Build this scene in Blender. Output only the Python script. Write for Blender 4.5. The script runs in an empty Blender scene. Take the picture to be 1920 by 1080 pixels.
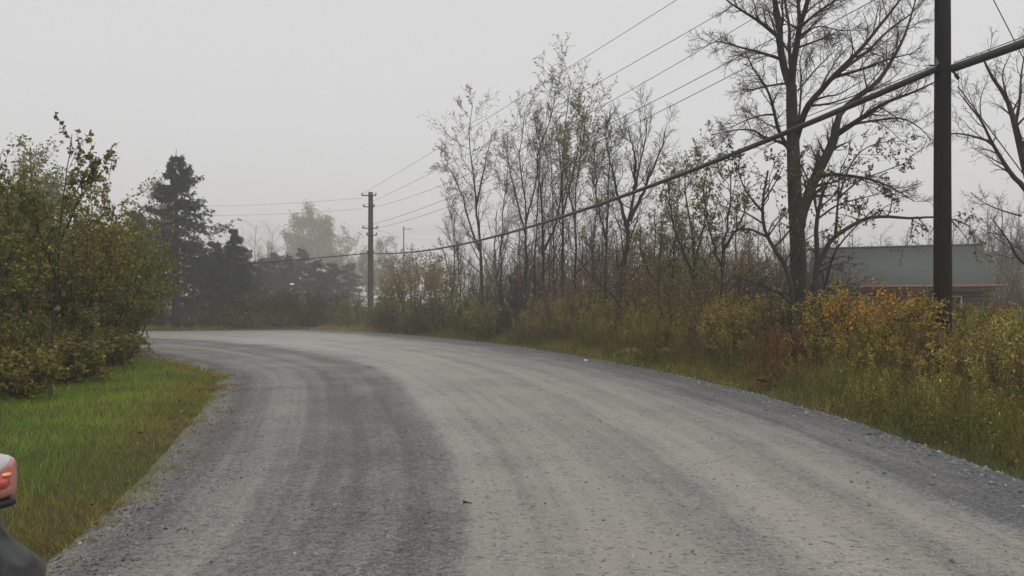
import bpy, bmesh, math, random
import numpy as np
from mathutils import Vector, Matrix

# ------------------------------------------------------------------ camera, world, sun, exposure
scene = bpy.context.scene
COL = scene.collection
F = 1507.0                       # focal length in photo pixels (1920 wide)
HZ = 570.0                       # photo row of the horizon
CAMH = 1.6
cam_d = bpy.data.cameras.new("camera"); cam = bpy.data.objects.new("camera", cam_d); COL.objects.link(cam)
cam.location = (0, 0, CAMH); cam.rotation_euler = (math.radians(90), 0, 0)
cam_d.sensor_width = 36; cam_d.lens = 36 * F / 1920; cam_d.shift_y = (HZ - 540) / 1920
cam_d.clip_start = 0.05; cam_d.clip_end = 3000
scene.camera = cam

SUN_EL, SUN_AZ = 58, 150          # degrees; azimuth from +Y towards +X
world = bpy.data.worlds.new("World"); scene.world = world; world.use_nodes = True
wn = world.node_tree; wn.nodes.clear()
w_sky = wn.nodes.new("ShaderNodeTexSky"); w_sky.sky_type = 'NISHITA'; w_sky.sun_disc = False
w_sky.sun_elevation = math.radians(SUN_EL); w_sky.sun_rotation = math.radians(SUN_AZ)
w_sky.dust_density = 6.0; w_sky.air_density = 1.0; w_sky.ozone_density = 1.0
w_hsv = wn.nodes.new("ShaderNodeHueSaturation"); w_hsv.inputs["Saturation"].default_value = 0.10
w_mix = wn.nodes.new("ShaderNodeMixRGB"); w_mix.inputs[0].default_value = 0.75       # overcast: an even grey cloud layer veils the sky
w_mix.inputs[2].default_value = (6.95, 6.9, 6.95, 1)
w_bg = wn.nodes.new("ShaderNodeBackground"); w_bg.inputs[1].default_value = 0.11
w_out = wn.nodes.new("ShaderNodeOutputWorld")
wn.links.new(w_sky.outputs[0], w_hsv.inputs["Color"]); wn.links.new(w_hsv.outputs[0], w_mix.inputs[1])
wn.links.new(w_mix.outputs[0], w_bg.inputs[0]); wn.links.new(w_bg.outputs[0], w_out.inputs[0])

sun_d = bpy.data.lights.new("sun", 'SUN'); sun_d.energy = 1.5; sun_d.angle = math.radians(50); sun_d.color = (1, .955, .9)
sun = bpy.data.objects.new("sun", sun_d); COL.objects.link(sun)
sd = Vector((math.sin(math.radians(SUN_AZ)) * math.cos(math.radians(SUN_EL)), math.cos(math.radians(SUN_AZ)) * math.cos(math.radians(SUN_EL)), math.sin(math.radians(SUN_EL))))
sun.rotation_euler = sd.to_track_quat('Z', 'Y').to_euler(); sun.location = (0, 0, 60)

vs = scene.view_settings
vs.view_transform = 'Standard'; vs.look = 'None'; vs.gamma = 1; vs.exposure = 0.15
cy = scene.cycles
cy.max_bounces = 5; cy.diffuse_bounces = 2; cy.glossy_bounces = 2; cy.transmission_bounces = 3; cy.volume_bounces = 1
cy.transparent_max_bounces = 6; cy.caustics_reflective = False; cy.caustics_refractive = False
cy.use_denoising = True; cy.denoiser = 'OPENIMAGEDENOISE'
try:
    cy.denoising_input_passes = 'RGB_ALBEDO_NORMAL'; cy.denoising_prefilter = 'ACCURATE'
except Exception:
    pass
HAZE_DENSITY = 0.0025

rng = np.random.default_rng(7)
random.seed(7)

# ------------------------------------------------------------------ helpers
def P(px, py, Y):
    """photo pixel at a depth of Y metres -> world point"""
    return np.array(((px - 960) / F * Y, Y, CAMH + (HZ - py) / F * Y))

def norm(a):
    return a / np.maximum(np.linalg.norm(a, axis=-1, keepdims=True), 1e-9)

def tag(o, label=None, cat=None, group=None, kind=None):
    for k, v in (("label", label), ("category", cat), ("group", group), ("kind", kind)):
        if v: o[k] = v
    return o

def link(o, parent=None):
    COL.objects.link(o)
    if parent is not None: o.parent = parent
    return o

def empty(name, loc=(0, 0, 0), rz=0.0):
    o = bpy.data.objects.new(name, None); o.location = loc; o.rotation_euler = (0, 0, rz); o.empty_display_size = .2
    return link(o)

def mesh(name, V, faces, mat, tint=None, smooth=False, uv=None):
    """faces: list of integer arrays, each (n,3) or (n,4)"""
    V = np.asarray(V, dtype=np.float32).reshape(-1, 3)
    faces = [np.asarray(f, dtype=np.int32) for f in faces if len(f)]
    m = bpy.data.meshes.new(name)
    m.vertices.add(len(V)); m.vertices.foreach_set("co", V.ravel())
    lv = np.concatenate([f.ravel() for f in faces]); cnt = np.concatenate([np.full(len(f), f.shape[1], np.int32) for f in faces])
    st = np.concatenate([[0], np.cumsum(cnt)[:-1]]).astype(np.int32)
    m.loops.add(len(lv)); m.loops.foreach_set("vertex_index", lv)
    m.polygons.add(len(cnt)); m.polygons.foreach_set("loop_start", st); m.polygons.foreach_set("loop_total", cnt)
    if smooth: m.polygons.foreach_set("use_smooth", np.ones(len(cnt), dtype=bool))
    if uv is not None:
        l = m.uv_layers.new(name="UVMap"); l.data.foreach_set("uv", np.asarray(uv, np.float32)[lv].ravel())
    m.update(calc_edges=True)
    if tint is not None:
        a = m.color_attributes.new("tint", 'FLOAT_COLOR', 'POINT')
        t = np.ones((len(V), 4), np.float32); t[:, :3] = tint; a.data.foreach_set("color", t.ravel())
    if mat: m.materials.append(mat)
    return m

def obj(name, m, parent=None, loc=None):
    o = bpy.data.objects.new(name, m)
    if loc is not None: o.location = loc
    return link(o, parent)

class Bag:
    """collects vertices / faces / tints into one mesh"""
    def __init__(s): s.v = []; s.f = {3: [], 4: []}; s.c = []; s.n = 0
    def add(s, V, Fc, C=None):
        V = np.asarray(V, float).reshape(-1, 3); s.v.append(V)
        for f in (Fc if isinstance(Fc, list) and isinstance(Fc[0], np.ndarray) else [Fc]):
            f = np.asarray(f, int)
            if len(f): s.f[f.shape[1]].append(f + s.n)
        s.c.append(np.broadcast_to(np.asarray((1, 1, 1) if C is None else C, float), V.shape)); s.n += len(V)
    def mesh(s, name, mat, smooth=False):
        fs = [np.concatenate(a) for a in s.f.values() if a]
        return mesh(name, np.concatenate(s.v), fs, mat, np.concatenate(s.c), smooth)

def box(bag, x0, x1, y0, y1, z0, z1, C=None):
    v = [(x, y, z) for z in (z0, z1) for y in (y0, y1) for x in (x0, x1)]
    bag.add(v, [(0, 2, 3, 1), (4, 5, 7, 6), (0, 1, 5, 4), (2, 6, 7, 3), (0, 4, 6, 2), (1, 3, 7, 5)], C)

def tubes(bag, pts, rad, sides=5, C=None, cap=False):
    """pts (N,P,3), rad (N,P): tapered tubes"""
    pts = np.asarray(pts, float); rad = np.asarray(rad, float)
    if pts.ndim == 2: pts = pts[None]; rad = rad[None]
    N, Pn, _ = pts.shape
    T = np.empty_like(pts); T[:, 1:-1] = pts[:, 2:] - pts[:, :-2]; T[:, 0] = pts[:, 1] - pts[:, 0]; T[:, -1] = pts[:, -1] - pts[:, -2]
    T = norm(T); mean = norm(pts[:, -1] - pts[:, 0])
    ref = np.where(np.abs(mean[:, 2:3]) > .8, np.array([[1., .2, 0]]), np.array([[.1, .2, 1.]]))[:, None, :]
    U = norm(np.cross(T, np.broadcast_to(ref, T.shape))); W = np.cross(T, U)
    a = np.arange(sides) / sides * 2 * np.pi
    V = pts[:, :, None, :] + rad[:, :, None, None] * (np.cos(a)[:, None] * U[:, :, None, :] + np.sin(a)[:, None] * W[:, :, None, :])
    base = (np.arange(N) * Pn * sides)[:, None, None] + (np.arange(Pn - 1) * sides)[None, :, None]
    j = np.arange(sides)[None, None, :]; j2 = (j + 1) % sides
    Q = np.stack([base + j, base + j2, base + sides + j2, base + sides + j], -1).reshape(-1, 4)
    fs = [Q]
    Vf = V.reshape(-1, 3)
    if cap:
        c0 = len(Vf); Vf = np.concatenate([Vf, pts[:, -1], pts[:, 0]])
        tri = []
        for n in range(N):
            e = n * Pn * sides + (Pn - 1) * sides; b = n * Pn * sides
            for k in range(sides):
                tri.append((e + k, e + (k + 1) % sides, c0 + n)); tri.append((b + (k + 1) % sides, b + k, c0 + N + n))
        fs.append(np.array(tri))
    bag.add(Vf, fs, C)

def resample(pl, n, jitter=0.0):
    pl = np.asarray(pl, float)
    # Catmull-Rom through control points, then even spacing
    q = np.concatenate([[2 * pl[0] - pl[1]], pl, [2 * pl[-1] - pl[-2]]]); out = []
    for i in range(len(pl) - 1):
        p0, p1, p2, p3 = q[i:i + 4]
        for t in np.linspace(0, 1, 12, endpoint=False):
            out.append(.5 * ((2 * p1) + (p2 - p0) * t + (2 * p0 - 5 * p1 + 4 * p2 - p3) * t * t + (3 * p1 - p0 - 3 * p2 + p3) * t ** 3))
    out.append(pl[-1]); out = np.array(out)
    s = np.concatenate([[0], np.cumsum(np.linalg.norm(np.diff(out, axis=0), axis=1))])
    tt = np.linspace(0, s[-1], n)
    r = np.stack([np.interp(tt, s, out[:, k]) for k in range(out.shape[1])], -1)
    if jitter: r[1:-1] += rng.normal(0, jitter, (n - 2, r.shape[1]))
    return r

def sample_poly(pts, t):
    """pts (N,P,3), t (N,k) in 0..1 -> pos, tangent (N,k,3)"""
    N, Pn, _ = pts.shape
    x = t * (Pn - 1); i = np.clip(x.astype(int), 0, Pn - 2); f = (x - i)[..., None]
    n = np.arange(N)[:, None]
    a, b = pts[n, i], pts[n, i + 1]
    return a * (1 - f) + b * f, norm(b - a), i, f[..., 0]

def branch(pts, rad, k, t0, t1, ang, asd, lr, ltap, Pn, wander, up, rr=.6, tip=.003, lmin=.05, az_bias=None, thin=None):
    """k children on each parent polyline"""
    N = len(pts)
    t = t0 + (t1 - t0) * (np.arange(k)[None, :] + rng.random((N, k))) / k
    pos, T, i, f = sample_poly(pts, t)
    if thin is not None:
        Lp = np.linalg.norm(np.diff(pts, axis=1), axis=2).sum(1); keepc = rng.random((N, k)) < np.clip(Lp / Lp.max() * thin, .2, 1)[:, None]
    n = np.arange(N)[:, None]
    pr = rad[n, i] * (1 - f) + rad[n, i + 1] * f
    ref = norm(np.broadcast_to(np.array([.31, .17, .2]), T.shape) + rng.normal(0, 1, T.shape))
    U = norm(np.cross(T, ref)); W = np.cross(T, U)
    phi = (np.arange(k)[None, :] * 2.4 + rng.random((N, 1)) * 6.28 + rng.normal(0, .5, (N, k)))[..., None]
    a = np.radians(rng.normal(ang, asd, (N, k)))[..., None]
    d = np.cos(a) * T + np.sin(a) * (np.cos(phi) * U + np.sin(phi) * W)
    if az_bias is not None: d = norm(d + np.asarray(az_bias))
    L = np.linalg.norm(np.diff(pts, axis=1), axis=2).sum(1)[:, None]
    ln = np.maximum(L * lr * (1 - ltap * t) * rng.uniform(.6, 1.25, (N, k)), lmin)
    d = d.reshape(-1, 3); pos = pos.reshape(-1, 3); ln = ln.reshape(-1); pr = pr.reshape(-1)
    out = np.empty((len(d), Pn, 3)); out[:, 0] = pos; step = (ln / (Pn - 1))[:, None]
    for q in range(1, Pn):
        d = norm(d + rng.normal(0, wander, d.shape) + np.array([0, 0, up]))
        out[:, q] = out[:, q - 1] + d * step
    r0 = np.maximum(pr * rr, tip * 1.05)
    rd = r0[:, None] + (np.minimum(tip, r0)[:, None] - r0[:, None]) * np.linspace(0, 1, Pn)[None, :] ** .8
    if thin is not None: out, rd = out[keepc.ravel()], rd[keepc.ravel()]
    return out, rd

def leaves(bag, pos, size, C, csd=.25, droop=.3, aspect=.62, ssd=.25, dirs=None):
    """small rhombic folded leaves"""
    n = len(pos)
    if n == 0: return
    d = rng.normal(0, 1, (n, 3)) if dirs is None else dirs + rng.normal(0, .6, (n, 3))
    d[:, 2] -= droop; d = norm(d)
    s = norm(np.cross(d, rng.normal(0, 1, (n, 3)))); u = np.cross(d, s)
    L = (size * np.clip(rng.normal(1, ssd, n), .4, 1.8))[:, None]
    w = L * aspect * .5
    V = np.stack([pos, pos + d * L * .45 + s * w + u * w * .35, pos + d * L, pos + d * L * .45 - s * w + u * w * .35], 1).reshape(-1, 3)
    Q = (np.arange(n) * 4)[:, None] + np.arange(4)[None]
    C = np.asarray(C, float)
    if C.ndim == 2: C = C[rng.integers(0, len(C), n)]
    else: C = np.broadcast_to(C, (n, 3))
    c = C * np.clip(rng.normal(1, csd, (n, 1)), .35, 2) * np.clip(rng.normal(1, .06, (n, 3)), .7, 1.3)
    bag.add(V, Q, np.repeat(c, 4, 0))

def on_twigs(pts, per, t0=.25):
    N = len(pts); t = t0 + (1 - t0) * rng.random((N, per)); p, T, _, _ = sample_poly(pts, t)
    return p.reshape(-1, 3), T.reshape(-1, 3)

# ------------------------------------------------------------------ materials
class NT:
    def __init__(s, name):
        s.m = bpy.data.materials.new(name); s.m.use_nodes = True; s.t = s.m.node_tree; s.t.nodes.clear()
        s.out = s.t.nodes.new("ShaderNodeOutputMaterial")
    def n(s, typ, ins=None, **kw):
        nd = s.t.nodes.new("ShaderNode" + typ)
        for k, v in kw.items(): setattr(nd, k, v)
        for k, v in (ins or {}).items(): s.set(nd.inputs[k], v)
        return nd
    def set(s, sock, v):
        if isinstance(v, bpy.types.NodeSocket): s.t.links.new(v, sock)
        elif isinstance(v, bpy.types.Node): s.t.links.new(v.outputs[0], sock)
        else: sock.default_value = v
    def math(s, op, a, b=0.0, clamp=False):
        return s.n("Math", {0: a, 1: b}, operation=op, use_clamp=clamp).outputs[0]
    def noise(s, vec, scale, detail=4, rough=.6, lo=None, hi=None):
        o = s.n("TexNoise", {"Vector": vec, "Scale": scale, "Detail": detail, "Roughness": rough}).outputs["Fac"]
        if lo is None: return o
        return s.n("MapRange", {0: o, 1: lo, 2: hi, 3: 0., 4: 1.}).outputs[0]
    def mix(s, f, a, b, mode='MIX'):
        return s.n("MixRGB", {0: f, 1: a, 2: b}, blend_type=mode).outputs[0]
    def ramp(s, f, stops, interp='LINEAR'):
        r = s.n("ValToRGB", {0: f}); cr = r.color_ramp; cr.interpolation = interp
        while len(cr.elements) < len(stops): cr.elements.new(.5)
        for e, (p, c) in zip(cr.elements, stops):
            e.position = p; e.color = (c, c, c, 1) if isinstance(c, (int, float)) else (*c, 1)
        return r.outputs[0]
    def pos(s): return s.n("NewGeometry").outputs["Position"]
    def ob(s): return s.n("TexCoord").outputs["Object"]
    def bsdf(s, **ins):
        b = s.n("BsdfPrincipled", {k.replace("_", " "): v for k, v in ins.items()})
        s.t.links.new(b.outputs[0], s.out.inputs[0]); return b
    def bump(s, h, strength=.4, dist=.01):
        return s.n("Bump", {"Height": h, "Strength": strength, "Distance": dist}).outputs[0]

def rgb(*c): return (*c, 1)

def m_leaf(name, trans=.3, rough=.5, gain=(1, 1, 1)):
    t = NT(name); a = t.n("Attribute", attribute_name="tint").outputs["Color"]
    if gain != (1, 1, 1): a = t.mix(1.0, a, rgb(*gain), 'MULTIPLY')
    p = t.n("BsdfPrincipled", {"Base Color": a, "Roughness": rough, "Specular IOR Level": .22})
    tr = t.n("BsdfTranslucent", {"Color": a})
    mx = t.n("MixShader", {0: trans, 1: p.outputs[0], 2: tr.outputs[0]})
    t.t.links.new(mx.outputs[0], t.out.inputs[0]); return t.m

def m_bark(name, c1, c2, scale=18, bump=.5):
    t = NT(name); v = t.n("Mapping", {"Vector": t.ob(), "Scale": (1, 1, .22)}).outputs[0]
    f = t.noise(v, scale, 6, .7, .3, .7); g = t.noise(t.ob(), 1.7, 3, .6, .4, .7)
    c = t.mix(f, rgb(*c1), rgb(*c2)); c = t.mix(t.math('MULTIPLY', g, .35), c, rgb(.11, .115, .085))
    t.bsdf(Base_Color=c, Roughness=.9, Specular_IOR_Level=.1, Normal=t.bump(f, bump, .02)); return t.m

def m_plain(name, c, rough=.6, spec=.4, metal=0., var=.25, scale=6., bump=0.):
    t = NT(name); f = t.noise(t.ob(), scale, 5, .6, .25, .75)
    cc = t.mix(f, rgb(*[x * (1 - var) for x in c]), rgb(*[min(1, x * (1 + var)) for x in c]))
    kw = dict(Base_Color=cc, Roughness=rough, Specular_IOR_Level=spec, Metallic=metal)
    if bump: kw["Normal"] = t.bump(f, bump, .01)
    t.bsdf(**kw); return t.m

M = {}
GAIN = (1.8, 1.7, 1.15)
M['leaf'] = m_leaf("leaf", .4, .5, GAIN); M['needle'] = m_leaf("needle", .12, .6); M['grass'] = m_leaf("grass_blade", .3, .5, GAIN)
M['weed'] = m_leaf("weed_leaf", .35, .55, GAIN)
M['stone'] = m_leaf("gravel_stone", 0., .55)
M['bark'] = m_bark("bark_grey", (.016, .0135, .012), (.043, .037, .032))
M['bark_dark'] = m_bark("bark_dark", (.02, .017, .015), (.05, .042, .036))
M['bark_pale'] = m_bark("bark_pale", (.06, .052, .044), (.15, .135, .115))
M['twig'] = m_plain("twig", (.036, .03, .027), .85, .2)
M['twig_brown'] = m_plain("twig_brown", (.085, .06, .045), .85, .2)
M['spruce_bark'] = m_bark("spruce_bark", (.035, .027, .022), (.075, .058, .046), 25)
M['cable'] = m_plain("cable_black", (.022, .022, .024), .4, .5)
M['wire'] = m_plain("wire_grey", (.045, .045, .048), .5, .5)
M['steel'] = m_plain("galvanised_steel", (.3, .3, .31), .45, .5, .8)
M['iron'] = m_plain("dark_iron", (.03, .028, .027), .6, .4)

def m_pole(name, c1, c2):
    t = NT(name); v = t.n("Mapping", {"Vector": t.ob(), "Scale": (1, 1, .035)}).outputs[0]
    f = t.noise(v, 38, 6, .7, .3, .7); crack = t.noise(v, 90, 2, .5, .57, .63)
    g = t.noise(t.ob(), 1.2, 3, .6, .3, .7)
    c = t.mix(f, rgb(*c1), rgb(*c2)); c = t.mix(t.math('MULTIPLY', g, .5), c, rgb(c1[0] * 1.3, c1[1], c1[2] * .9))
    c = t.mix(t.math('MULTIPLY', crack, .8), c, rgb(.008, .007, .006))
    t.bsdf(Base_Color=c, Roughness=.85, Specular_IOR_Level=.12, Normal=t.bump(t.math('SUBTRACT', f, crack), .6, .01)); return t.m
M['pole'] = m_pole("pole_wood_dark", (.010, .0065, .005), (.026, .0175, .013))
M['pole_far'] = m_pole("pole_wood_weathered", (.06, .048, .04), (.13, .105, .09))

def m_ground():
    t = NT("ground_soil_and_turf"); p = t.pos()
    a = t.noise(p, .5, 5, .6, .35, .65); b = t.noise(p, 9, 5, .7, .3, .7); d = t.noise(p, 60, 3, .7, .3, .7)
    c = t.mix(a, rgb(.045, .062, .014), rgb(.06, .05, .022)); c = t.mix(t.math('MULTIPLY', b, .6), c, rgb(.035, .028, .017))
    c = t.mix(t.math('MULTIPLY', d, .35), c, rgb(.08, .085, .03))
    t.bsdf(Base_Color=c, Roughness=.95, Specular_IOR_Level=.15, Normal=t.bump(d, .6, .03)); return t.m
M['ground'] = m_ground()

def m_road():
    t = NT("wet_packed_gravel"); p = t.pos()
    uv = t.n("TexCoord").outputs["UV"]; sx = t.n("SeparateXYZ", {0: uv}); u, v = sx.outputs[0], sx.outputs[1]
    # u: 0..1 across the road, v: metres along it / 10
    w1 = t.noise(t.n("Mapping", {"Vector": uv, "Scale": (3, 2.2, 1)}).outputs[0], 1.0, 4, .6)
    w2 = t.noise(t.n("Mapping", {"Vector": uv, "Scale": (22, 9, 1)}).outputs[0], 1.0, 5, .65)
    uu = t.math('ADD', u, t.math('ADD', t.math('MULTIPLY', t.math('SUBTRACT', w1, .5), .055), t.math('MULTIPLY', t.math('SUBTRACT', w2, .5), .05)))
    band = t.ramp(uu, [(0., .36), (.018, .3), (.032, .1), (.05, .12), (.08, .36), (.11, .44), (.15, .36), (.19, .42), (.225, .16), (.245, .3), (.265, .27), (.285, .06),
                       (.305, .12), (.325, .3), (.345, .8), (.4, .92), (.5, .97), (.56, .9), (.6, .78), (.63, .9), (.69, .74), (.705, .86), (.76, .66),
                       (.775, .78), (.81, .6), (.822, .74), (.838, .46), (.855, .16), (.92, .08), (1., .1)])
    # long streaks left by the grader and by wheels
    st = t.noise(t.n("Mapping", {"Vector": uv, "Scale": (46, .45, 1)}).outputs[0], 1.0, 5, .6, .3, .72)
    st2 = t.noise(t.n("Mapping", {"Vector": uv, "Scale": (13, .7, 1)}).outputs[0], 1.0, 4, .55, .3, .7)
    patch = t.noise(p, .55, 5, .62, .34, .66)
    fac = t.math('ADD', band, t.math('MULTIPLY', t.math('SUBTRACT', st, .5), .42))
    fac = t.math('ADD', fac, t.math('MULTIPLY', t.math('SUBTRACT', st2, .5), .3))
    fac = t.math('ADD', fac, t.math('MULTIPLY', t.math('SUBTRACT', patch, .5), .34), True)
    # loose coarse grit in drifts
    g_big = t.n("TexVoronoi", {"Vector": p, "Scale": 34., "Randomness": 1.}).outputs
    g_small = t.n("TexVoronoi", {"Vector": p, "Scale": 85., "Randomness": 1.}).outputs
    cellv = t.n("SeparateColor", {0: g_big["Color"]}).outputs[0]; cells = t.n("SeparateColor", {0: g_small["Color"]}).outputs[1]
    drift = t.noise(p, 1.6, 5, .7, .42, .62)
    coarse = t.math('SUBTRACT', 1.15, fac, True)
    coarse = t.math('MAXIMUM', coarse, t.math('MULTIPLY', drift, .55))
    light = t.mix(st2, rgb(.215, .205, .186), rgb(.285, .272, .25)); light = t.mix(t.math('MULTIPLY', patch, .5), light, rgb(.245, .228, .19))
    dark = t.mix(uu, rgb(.08, .079, .078), rgb(.082, .085, .093))
    c = t.mix(fac, dark, light)
    spk = t.math('ADD', t.math('MULTIPLY', t.math('SUBTRACT', cellv, .5), .9), t.math('MULTIPLY', t.math('SUBTRACT', cells, .5), 1.0))
    spk = t.math('ADD', 1., t.math('MULTIPLY', spk, t.math('MULTIPLY', coarse, 1.0)))
    c = t.mix(1., c, t.n("CombineColor", {0: spk, 1: spk, 2: spk}).outputs[0], 'MULTIPLY')
    fine = t.noise(p, 160, 2, .6, .25, .75)
    c = t.mix(t.math('MULTIPLY', fine, .16), c, rgb(.13, .126, .118))
    dots = t.math('GREATER_THAN', cells, .965); c = t.mix(t.math('MULTIPLY', dots, .45), c, rgb(.32, .31, .3))
    dots2 = t.math('LESS_THAN', cellv, .05); c = t.mix(t.math('MULTIPLY', dots2, .5), c, rgb(.05, .047, .044))
    h = t.math('ADD', t.math('MULTIPLY', g_big["Distance"], -1.), t.math('MULTIPLY', g_small["Distance"], -.5))
    h = t.math('MULTIPLY', h, t.math('ADD', coarse, .12)); h = t.math('ADD', h, t.math('MULTIPLY', fine, .12))
    h = t.math('ADD', h, t.math('MULTIPLY', t.noise(p, 9, 4, .6), .35))
    rough = t.n("MapRange", {0: fac, 1: 0., 2: 1., 3: .62, 4: .44}).outputs[0]
    t.bsdf(Base_Color=c, Roughness=rough, Specular_IOR_Level=.42, Normal=t.bump(h, .75, .03)); return t.m
M['road'] = m_road()

# ------------------------------------------------------------------ road and ground
SEC = np.array([  # left edge x,y, right edge x,y
    (-2.4, -40, 4.3, -40), (-2.5, -20, 4.4, -20), (-2.6, -8, 4.5, -8), (-2.66, 0, 4.6, 0.5), (-2.86, 4.9, 4.66, 5.8), (-3.15, 6.4, 4.68, 8.2), (-3.6, 8.3, 4.66, 10.8),
    (-4.8, 12.7, 4.27, 15.2), (-5.9, 16.3, 3.2, 20.6), (-6.95, 18.6, 1.56, 26.3), (-9.2, 21.9, -.5, 32.2), (-12.3, 25.8, -3.6, 38.6),
    (-16, 28.8, -7.6, 45.2), (-20, 30.8, -12.4, 49.6), (-25, 32.4, -19, 48.6), (-33, 33.8, -31, 45), (-60, 36, -60, 44), (-110, 38, -110, 46)], float)
NL = 420
LE = resample(SEC[:, :2], NL); 
# keep matched pairs: resample the 4-D section curve instead of each edge alone
def sec_curve(n):
    q = np.concatenate([[2 * SEC[0] - SEC[1]], SEC, [2 * SEC[-1] - SEC[-2]]]); out = []
    for i in range(len(SEC) - 1):
        p0, p1, p2, p3 = q[i:i + 4]
        for t in np.linspace(0, 1, 20, endpoint=False):
            out.append(.5 * ((2 * p1) + (p2 - p0) * t + (2 * p0 - 5 * p1 + 4 * p2 - p3) * t * t + (3 * p1 - p0 - 3 * p2 + p3) * t ** 3))
    out.append(SEC[-1]); out = np.array(out); mid = (out[:, :2] + out[:, 2:]) / 2
    s = np.concatenate([[0], np.cumsum(np.linalg.norm(np.diff(mid, axis=0), axis=1))]); tt = np.linspace(0, s[-1], n)
    return np.stack([np.interp(tt, s, out[:, k]) for k in range(4)], -1), tt
RC, RT = sec_curve(NL)
ROADPOLY = np.concatenate([RC[:, :2], RC[::-1, 2:]])
EDGE_L, EDGE_R = RC[:, :2], RC[:, 2:]

def in_poly(pts, poly):
    x, y = pts[:, 0], pts[:, 1]; ins = np.zeros(len(pts), bool)
    a, b = poly, np.roll(poly, -1, 0)
    for (x0, y0), (x1, y1) in zip(a, b):
        c = (y0 > y) != (y1 > y)
        if c.any():
            with np.errstate(divide='ignore', invalid='ignore'):
                ins ^= c & (x < (x1 - x0) * (y - y0) / (y1 - y0 + 1e-12) + x0)
    return ins

def dist_line(pts, line):
    a, b = line[:-1:2], line[2::2]; n = min(len(a), len(b)); a, b = a[:n], b[:n]; best = np.full(len(pts), 1e9)
    for p, q in zip(a, b):
        d = q - p; t = np.clip(((pts - p) @ d) / max(d @ d, 1e-9), 0, 1)
        best = np.minimum(best, np.hypot(*(pts - (p + t[:, None] * d)).T))
    return best

_NG = rng.random((64, 64))
def vnoise(x, y, s):
    x = np.asarray(x) / s; y = np.asarray(y) / s; i = np.floor(x).astype(int); j = np.floor(y).astype(int); f = x - i; g = y - j
    f = f * f * (3 - 2 * f); g = g * g * (3 - 2 * g)
    A = lambda a, b: _NG[a % 64, b % 64]
    return (A(i, j) * (1 - f) + A(i + 1, j) * f) * (1 - g) + (A(i, j + 1) * (1 - f) + A(i + 1, j + 1) * f) * g

def gz(x, y):
    p = np.stack([np.ravel(x), np.ravel(y)], -1).astype(float)
    ins = in_poly(p, ROADPOLY); d = np.minimum(dist_line(p, EDGE_L), dist_line(p, EDGE_R))
    n = (vnoise(p[:, 0], p[:, 1], 2.3) - .5) * .10 + (vnoise(p[:, 0] + 9, p[:, 1], .7) - .5) * .06
    z = np.where(ins, -.04 - np.minimum(d * .3, .16), -.04 + np.minimum(d * .13, .13) + n * np.minimum(d * 2 + .35, 1))
    return z.reshape(np.shape(x))

def grid(xs, ys):
    X, Y = np.meshgrid(xs, ys); n, m_ = len(xs), len(ys)
    i = (np.arange(m_ - 1)[:, None] * n + np.arange(n - 1)[None]).ravel()
    return X, Y, np.stack([i, i + 1, i + n + 1, i + n], -1)

xs = np.concatenate([[-400, -200, -110], np.arange(-70, -26, 3), np.arange(-26, 12, .3), np.arange(12, 60, 3), [90, 200, 400]])
ys = np.concatenate([[-400, -200, -90], np.arange(-45, -4, 3), np.arange(-4, 56, .3), np.arange(57, 120, 6), [160, 260, 400]])
GX, GY, GF = grid(xs, ys)
g_o = obj("ground", mesh("ground", np.stack([GX, GY, gz(GX, GY)], -1), [GF], M['ground'], smooth=True))
tag(g_o, "soil and rough turf ground under the verges and trees", "ground", kind="structure")

NA = 44
uu_ = np.linspace(-.045, 1.045, NA)
RP = RC[:, None, :2] * (1 - uu_)[None, :, None] + RC[:, None, 2:] * uu_[None, :, None]
rz_ = .07 * (1 - (2 * uu_ - 1) ** 2)[None, :] + np.zeros((NL, 1))
for c_, w_, d_ in ((.235, .018, .016), (.29, .018, .022), (.6, .02, .01), (.69, .02, .01), (.81, .012, .014)):
    rz_ = rz_ - d_ * np.exp(-((uu_ - c_) / w_) ** 2)[None, :]
rz_ = rz_ + (vnoise(RP[..., 0], RP[..., 1], 1.1) - .5) * .022 + (vnoise(RP[..., 0] + 5, RP[..., 1] + 3, .4) - .5) * .010
edge_drop = np.clip(np.maximum(-uu_, uu_ - 1) / .045, 0, 1)[None, :]
rz_ = rz_ - edge_drop * .14
RV = np.concatenate([RP, rz_[..., None]], -1)
UV = np.stack([np.broadcast_to(uu_[None], (NL, NA)), np.broadcast_to(RT[:, None] / 10, (NL, NA))], -1)
i_ = (np.arange(NL - 1)[:, None] * NA + np.arange(NA - 1)[None]).ravel()
r_o = obj("gravel_road", mesh("gravel_road", RV, [np.stack([i_, i_ + 1, i_ + NA + 1, i_ + NA], -1)], M['road'], uv=UV.reshape(-1, 2), smooth=True))
tag(r_o, "wet packed gravel road bending left with wheel tracks", "road", kind="structure")

def road_z(x, y):
    return .0 if np.isscalar(x) else np.zeros_like(x)

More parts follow.
